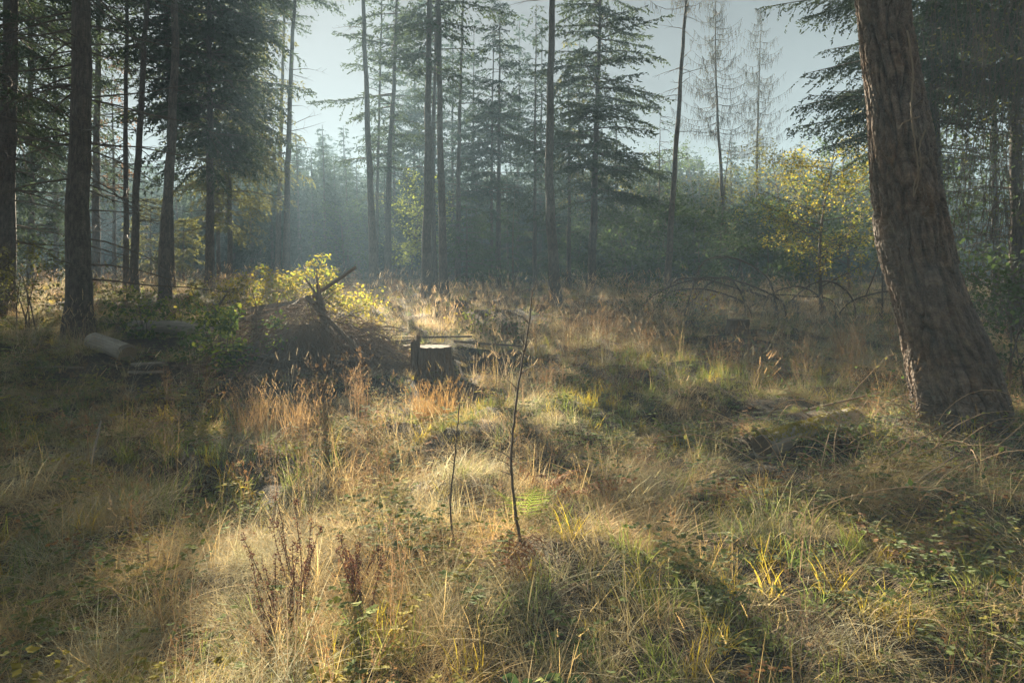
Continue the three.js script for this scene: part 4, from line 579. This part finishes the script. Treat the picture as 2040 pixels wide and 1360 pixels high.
// ---------------------------------------------------------------- hanging tangle at the far right
{
  const o = onG(1930, 9), g = thing('vine_tangle', 'curtain of tangled hanging vines right of the pine', 'vines', o), b = new Buf(true, true), f = new Buf();
  for (let i = 0; i < 620; i++) {
    const x = o[0] + rr(-0.55, 1.9) * (0.6 + 0.4 * R()), z = o[2] + rr(-1.3, 1.3), top = lerp(5.4, 2.2, Math.pow(R(), 1.6)), L = rr(0.8, 2.6), pts = wander(rel([x, top, z], o), [rr(-0.3, 0.3), -1, rr(-0.3, 0.3)], L, 7, 0.24, 0.16);
    tube(b, pts, taper(8, rr(0.003, 0.007), 0.0015), 3);
    for (let q = 0; q < 5; q++) { const p = pick(pts), dd = rvec(); leaf(f, p, dd, rvec(), rr(0.03, 0.06), 0.012); }
  }
  part('stem_mass', b, M.twig, g, 'stuff'); part('leaf_mass', f, M.leafOlive, g, 'stuff');
}
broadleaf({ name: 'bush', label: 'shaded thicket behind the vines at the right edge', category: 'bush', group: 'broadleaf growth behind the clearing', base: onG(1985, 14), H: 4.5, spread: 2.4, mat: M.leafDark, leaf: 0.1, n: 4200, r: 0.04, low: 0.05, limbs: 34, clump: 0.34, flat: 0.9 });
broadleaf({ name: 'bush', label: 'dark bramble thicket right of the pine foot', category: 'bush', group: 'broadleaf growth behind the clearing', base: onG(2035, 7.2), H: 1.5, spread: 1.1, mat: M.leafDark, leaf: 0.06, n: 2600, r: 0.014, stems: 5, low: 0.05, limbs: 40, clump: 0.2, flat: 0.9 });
broadleaf({ name: 'bush', label: 'shadowy undergrowth at the foot of the left edge trunk', category: 'bush', group: 'broadleaf growth behind the clearing', base: onG(60, 11.5), H: 1.5, spread: 1.0, mat: M.leafOlive, leaf: 0.06, n: 1800, r: 0.014, stems: 5, low: 0.05, limbs: 34, clump: 0.18, flat: 0.9 });

// ---------------------------------------------------------------- leafy plants one can point at
const shrubs = [
  ['elder_shrub', 'lush green shrub left of the brush heap', 452, 8.2, 0.95, 0.36, M.leafGreen, 0.07, 1500, M.leafLime], ['elder_shrub', 'smaller green shrub left of the lush one', 398, 8.9, 0.62, 0.36, M.leafGreen, 0.07, 420, null],
  ['leafy_shrub', 'green leafy plant in front of the leaning trunk', 285, 11.2, 0.78, 0.5, M.leafGreen, 0.085, 420, M.leafLime], ['leafy_shrub', 'green leafy plant before the stout grey trunk', 350, 12, 0.66, 0.5, M.leafLime, 0.08, 420, M.leafGreen],
  ['yellow_shrub', 'bright yellow green shrub glowing behind the heap', 615, 12.6, 1.25, 0.62, M.leafYellow, 0.085, 1700, M.leafLime], ['yellow_shrub', 'golden shrub left of the brightest one', 560, 13, 1.0, 0.7, M.leafYellow, 0.08, 1300, M.leafLime],
  ['yellow_shrub', 'golden shrub farther left by the slanting branch', 500, 13.2, 0.9, 0.7, M.leafYellow, 0.075, 1200, M.leafOlive], ['yellow_shrub', 'golden shrub right of the forked snag', 668, 12.6, 0.92, 0.55, M.leafYellow, 0.075, 1100, M.leafLime],
  ['yellow_shrub', 'low golden bushes right of the snag in the light', 715, 13.4, 0.75, 0.7, M.leafYellow, 0.07, 600, M.leafOlive], ['yellow_shrub', 'golden undergrowth left of the long log', 440, 13.4, 0.95, 0.6, M.leafOlive, 0.075, 600, M.leafYellow],
  ['leafy_shrub', 'sunlit weeds at the base of the thin left trunk', 235, 15, 0.8, 0.8, M.leafOlive, 0.075, 600, M.leafLime], ['leafy_shrub', 'yellow green plant in grass left of the mossy stump', 935, 12, 0.62, 0.22, M.leafLime, 0.07, 130, null],
  ['leafy_shrub', 'small bright plant left of the root stump', 905, 13, 0.5, 0.2, M.leafYellow, 0.06, 110, null], ['leafy_shrub', 'orange tinged shrub by the widest dead cane', 1380, 14.5, 0.75, 0.5, M.leafYellow, 0.06, 360, M.leafRust],
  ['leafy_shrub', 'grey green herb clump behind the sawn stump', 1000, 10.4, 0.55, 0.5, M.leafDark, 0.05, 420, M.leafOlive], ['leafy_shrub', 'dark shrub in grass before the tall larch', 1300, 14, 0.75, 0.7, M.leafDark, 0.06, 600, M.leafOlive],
];
for (const [name, label, px, d, H, sp, mat, lf, n, m2_] of shrubs) broadleaf({ name, label, category: 'shrub', group: 'leafy shrubs of the clearing', base: onG(px, d), H, spread: sp, mat, mat2: m2_, leaf: lf, n, r: 0.009, stems: 5, low: 0.12, limbs: 20, clump: 0.11, flat: 0.7 });

// bare saplings in the foreground
function sapling(label, pl, d, r, twigs) {
  const pts = pl.map(([x, y], i) => at(x, y, d + 0.02 * i)); pts[0] = [pts[0][0], groundAt(pts[0][0], pts[0][2]) - 0.04, pts[0][2]];
  const o = pts[0], g = thing('sapling', label, 'sapling', o, 'bare saplings in the foreground'), b = new Buf(true, true), line = spline(pts.map((p) => rel(p, o)), 36).map((p) => add(p, rvec(), 0.0025)); tube(b, line, taper(37, r, r * 0.4), 7); part('stem', b, M.twig, g);
  for (let i = 0; i < twigs; i++) { const t2 = new Buf(true, true); tube(t2, wander(line[8 + Math.floor(R() * 26)], [rr(-1, 1), rr(0.1, 1), rr(-0.5, 0.5)], rr(0.03, 0.14), 4, 0.3), taper(5, r * 0.32, 0.0012), 4); part('twig', t2, M.twig, g); }
}
sapling('tallest bare sapling stem bending right in the centre foreground', [[1042, 1150], [1030, 1040], [1019, 930], [1024, 840], [1036, 745], [1052, 660], [1060, 575]], 3.3, 0.0085, 16);
sapling('thinner kinked sapling stem left of the tallest one', [[910, 1100], [897, 1020], [899, 970], [907, 900], [912, 840], [921, 770]], 3.5, 0.006, 10);
sapling('slim dark shoot close left of the tallest sapling', [[1020, 1100], [1006, 1020], [999, 950]], 3.8, 0.0035, 2);
sapling('slim shoot right of the fern', [[1070, 1080], [1075, 1010], [1083, 965]], 3.9, 0.003, 2);
sapling('dark stalk in green grass right of the saplings', [[1215, 985], [1204, 920], [1198, 870]], 4.6, 0.0045, 3);
sapling('second dark stalk in green grass, farthest right', [[1233, 980], [1230, 900], [1226, 842]], 4.7, 0.0042, 3);
sapling('leaning dark stalk in the right foreground', [[1755, 1135], [1735, 1075], [1712, 1010]], 3.4, 0.004, 2);

// ferns, dry ferns, dock plants, foxglove leaves
function frond(L, az, up, pin, curlDown, mat, parent, dry) {
  const b = new Buf(), P = (t) => [Math.cos(az) * L * t * 0.75, L * (up * t - curlDown * t * t), Math.sin(az) * L * t * 0.75], side = [-Math.sin(az), 0, Math.cos(az)];
  for (let i = 0; i < 12; i++) { const a = P(i / 12), c = P((i + 1) / 12); b.quad(add(a, side, 0.002), add(c, side, 0.002), add(c, side, -0.002), add(a, side, -0.002)); }
  for (let i = 2; i < pin; i++) for (const s of [-1, 1]) {
    const t = i / pin, p = P(t), l = L * 0.32 * Math.sin(Math.min(1, (1 - t) * 1.4) * 1.57) * rr(0.85, 1.1), fw = nrm(sub(P(Math.min(1, t + 0.02)), p)), dir = nrm([side[0] * s + fw[0] * 0.35, fw[1] * 0.3 + (dry ? rr(-0.9, -0.1) : rr(-0.15, 0.1)), side[2] * s + fw[2] * 0.35]);
    const k = 9; for (let q = 0; q < k; q++) for (const e of [-1, 1]) { const u = q / k, c = add(p, dir, l * u), w = l * 0.075 * (1 - u * 0.8), n = nrm(add(add(fw, [0, 0, 0]), dir, 0.35)), tip = add(c, [n[0] * e, n[1] * e + (dry ? rr(-0.6, 0.2) : 0), n[2] * e], w * 1.4); b.tri(add(c, dir, -l / k * 0.5), add(c, dir, l / k * 0.5), tip); }
  }
  return part('frond', b, mat, parent);
}
{
  const fernMat = leafMat(0.20, 0.26, 0.04, 0.55), dryMat = leafMat(0.26, 0.13, 0.06, 0.3), p = onG(1048, 3.85, 0.02), f = thing('fern', 'fresh green fern at the foot of the tallest sapling', 'fern', p); for (const [L, az, up] of [[0.42, 0.4, 1.1], [0.38, 2.6, 1.15], [0.36, -0.5, 0.95], [0.4, 1.4, 1.2], [0.34, 3.7, 0.9], [0.32, 5.2, 1.0], [0.3, 0.9, 0.8]]) frond(L, az, up, 15, 0.42, fernMat, f);
  for (const [px, d, label] of [[955, 4.1, 'curled brown dry fern left of the green fern'], [1150, 4.1, 'rusty dead fern right of the green fern'], [1090, 4.4, 'dead fern standing behind the green fern'], [1010, 3.1, 'withered orange fern low in the centre foreground']]) {
    const g = thing('dry_fern', label, 'fern', onG(px, d, 0.03), 'withered ferns'); for (let i = 0; i < 5; i++) frond(rr(0.3, 0.45), R() * 6.28, rr(0.5, 0.95), 12, rr(0.3, 0.6), dryMat, g, true);
  }
}
for (const [px, d, H, label] of [[540, 2.75, 0.55, 'tall dark dock plant with dry seed spikes at lower left'], [580, 3.0, 0.5, 'branching brown dock plant beside the tallest dock'], [715, 2.75, 0.42, 'low brown dock plant right of the other docks'], [690, 3.0, 0.34, 'small dock plant behind the low brown one'], [505, 2.6, 0.3, 'short reddish dock stalk left of the tall dock']]) {
  const g = thing('dock_plant', label, 'plant', onG(px, d, 0), 'dry dock plants'), mat = new THREE.MeshStandardMaterial({ color: C(0.16, 0.09, 0.06), roughness: 1 }), sd = leafMat(0.13, 0.06, 0.04, 0.3), b = new Buf(true, true), s = new Buf();
  for (let i = 0; i < 7; i++) { const pts = wander([0, 0, 0], [rr(-0.4, 0.4), 1, rr(-0.4, 0.4)], H * rr(0.6, 1.1), 8, 0.1); tube(b, pts, taper(9, 0.004, 0.0012), 4); for (let q = 3; q < 9; q++) for (let e = 0; e < 15; e++) { const a = add(pts[q], rvec(), 0.012), k = add(a, mixv([0, 0, 0], sub(pts[Math.min(8, q + 1)], pts[q]), R())), dd = rvec(), w = nrm(crs(dd, rvec())); s.tri(add(k, w, 0.004), add(k, w, -0.004), add(k, dd, 0.011)); } }
  part('stem', b, mat, g, 'stuff'); part('seed_spike', s, sd, g, 'stuff');
}
for (const [px, py, d, label] of [[1045, 1290, 2.15, 'broad wrinkled foxglove leaves at the bottom centre'], [1150, 1290, 2.2, 'dim foxglove leaves right of the bottom centre ones']]) {
  const x = (px - 1020) / F * d, o = [x, groundAt(x, -d) + 0.06, -d], g = thing('foxglove', label, 'plant', o, 'foxglove rosettes'), mat = leafMat(0.06, 0.10, 0.035, 0.4);
  for (let i = 0; i < 5; i++) {
    const b = new Buf(true, true), az = i * 1.25 + rr(-0.3, 0.3), L = rr(0.085, 0.125), wd = L * 0.32, nx = 8, nz = 14, ca = Math.cos(az), sa = Math.sin(az);
    for (let j = 0; j <= nz; j++) for (let q = 0; q <= nx; q++) { const t = j / nz, u = q / nx * 2 - 1, w = wd * Math.pow(Math.sin(Math.min(3.14, 0.25 + t * 2.9)), 0.8), y = 0.09 * Math.sin(t * 2.2) + 0.02 * u * u - 0.004 * Math.abs(Math.sin(t * 26 + Math.abs(u) * 4)) + (i % 2 ? 0.02 : -0.01), l = L * t + 0.02; b.v([ca * l - sa * u * w, y, sa * l + ca * u * w], [0, 1, 0], [q, j]); }
    for (let j = 0; j < nz; j++) for (let q = 0; q < nx; q++) { const a = j * (nx + 1) + q; b.i.push(a, a + nx + 1, a + 1, a + 1, a + nx + 1, a + nx + 2); }
    const gg = b.geo(); gg.computeVertexNormals(); part('leaf', gg, mat, g);
  }
}
// brown grass clump and bramble canes
{
  const mk = (label, px, d, n, H, col) => { const g = thing('grass_clump', label, 'grass clump', onG(px, d, 0), 'tall grass clumps'), b = new Buf(false, false, true); for (let i = 0; i < n; i++) { const p = disc(0.2); const az = R() * 6.283, e = blade(b, p, az, H * rr(0.6, 1.1), rr(0, 0.28), rr(0.05, 0.6), 0.0021, 5, tone()); if (R() < 0.5) head(b, e, nrm([Math.cos(az) * 0.4, 0.8, Math.sin(az) * 0.4]), 0.07, 14, tone(), 0.009); } part('blade_mass', b, leafMat(...col, 0.5, true), g, 'stuff'); };
  mk('rust brown grass clump in front of the sawn stump', 862, 6.4, 420, 0.36, [0.34, 0.2, 0.07]); mk('tall golden grass clump left of the stump clearing', 600, 5.9, 200, 0.4, [0.42, 0.27, 0.12]); mk('tall dry grass clump in front of the brush heap', 500, 6.0, 160, 0.42, [0.40, 0.26, 0.12]); mk('dry reed clump left of the pine', 1690, 10.5, 160, 0.8, [0.4, 0.27, 0.15]);
}
const caneMat = new THREE.MeshStandardMaterial({ color: C(0.42, 0.28, 0.16), roughness: 0.9 });
for (let i = 0; i < 80; i++) {
  const px = i < 50 ? rr(1640, 2030) : rr(1440, 1900), d = i < 50 ? rr(4.3, 5.3) : rr(3.8, 6.4), p = onG(px, d, -0.02), az = R() * 6.283, L = rr(0.5, 1.15), b = new Buf(true, true), pts = wander([0, 0, 0], [Math.cos(az) * 0.7, rr(0.5, 1.2), Math.sin(az) * 0.5], L, 9, 0.13, 0.17);
  const g = thing('bramble_cane', 'dry arching bramble cane in the thicket below the pine', 'cane', p, 'bramble canes below the pine'); tube(b, pts, taper(10, rr(0.003, 0.0055), 0.0015), 5); part('stem', b, caneMat, g);
  const f = new Buf(); for (let q = 0; q < 6; q++) leaf(f, pick(pts), rvec(), nrm([rr(-0.4, 0.4), 1, rr(-0.4, 0.4)]), rr(0.03, 0.06), 0.014); part('leaf_mass', f, pick([M.leafOlive, M.leafGreen]), g, 'stuff');
}
console.log('all built');
renderer.render(scene, camera);
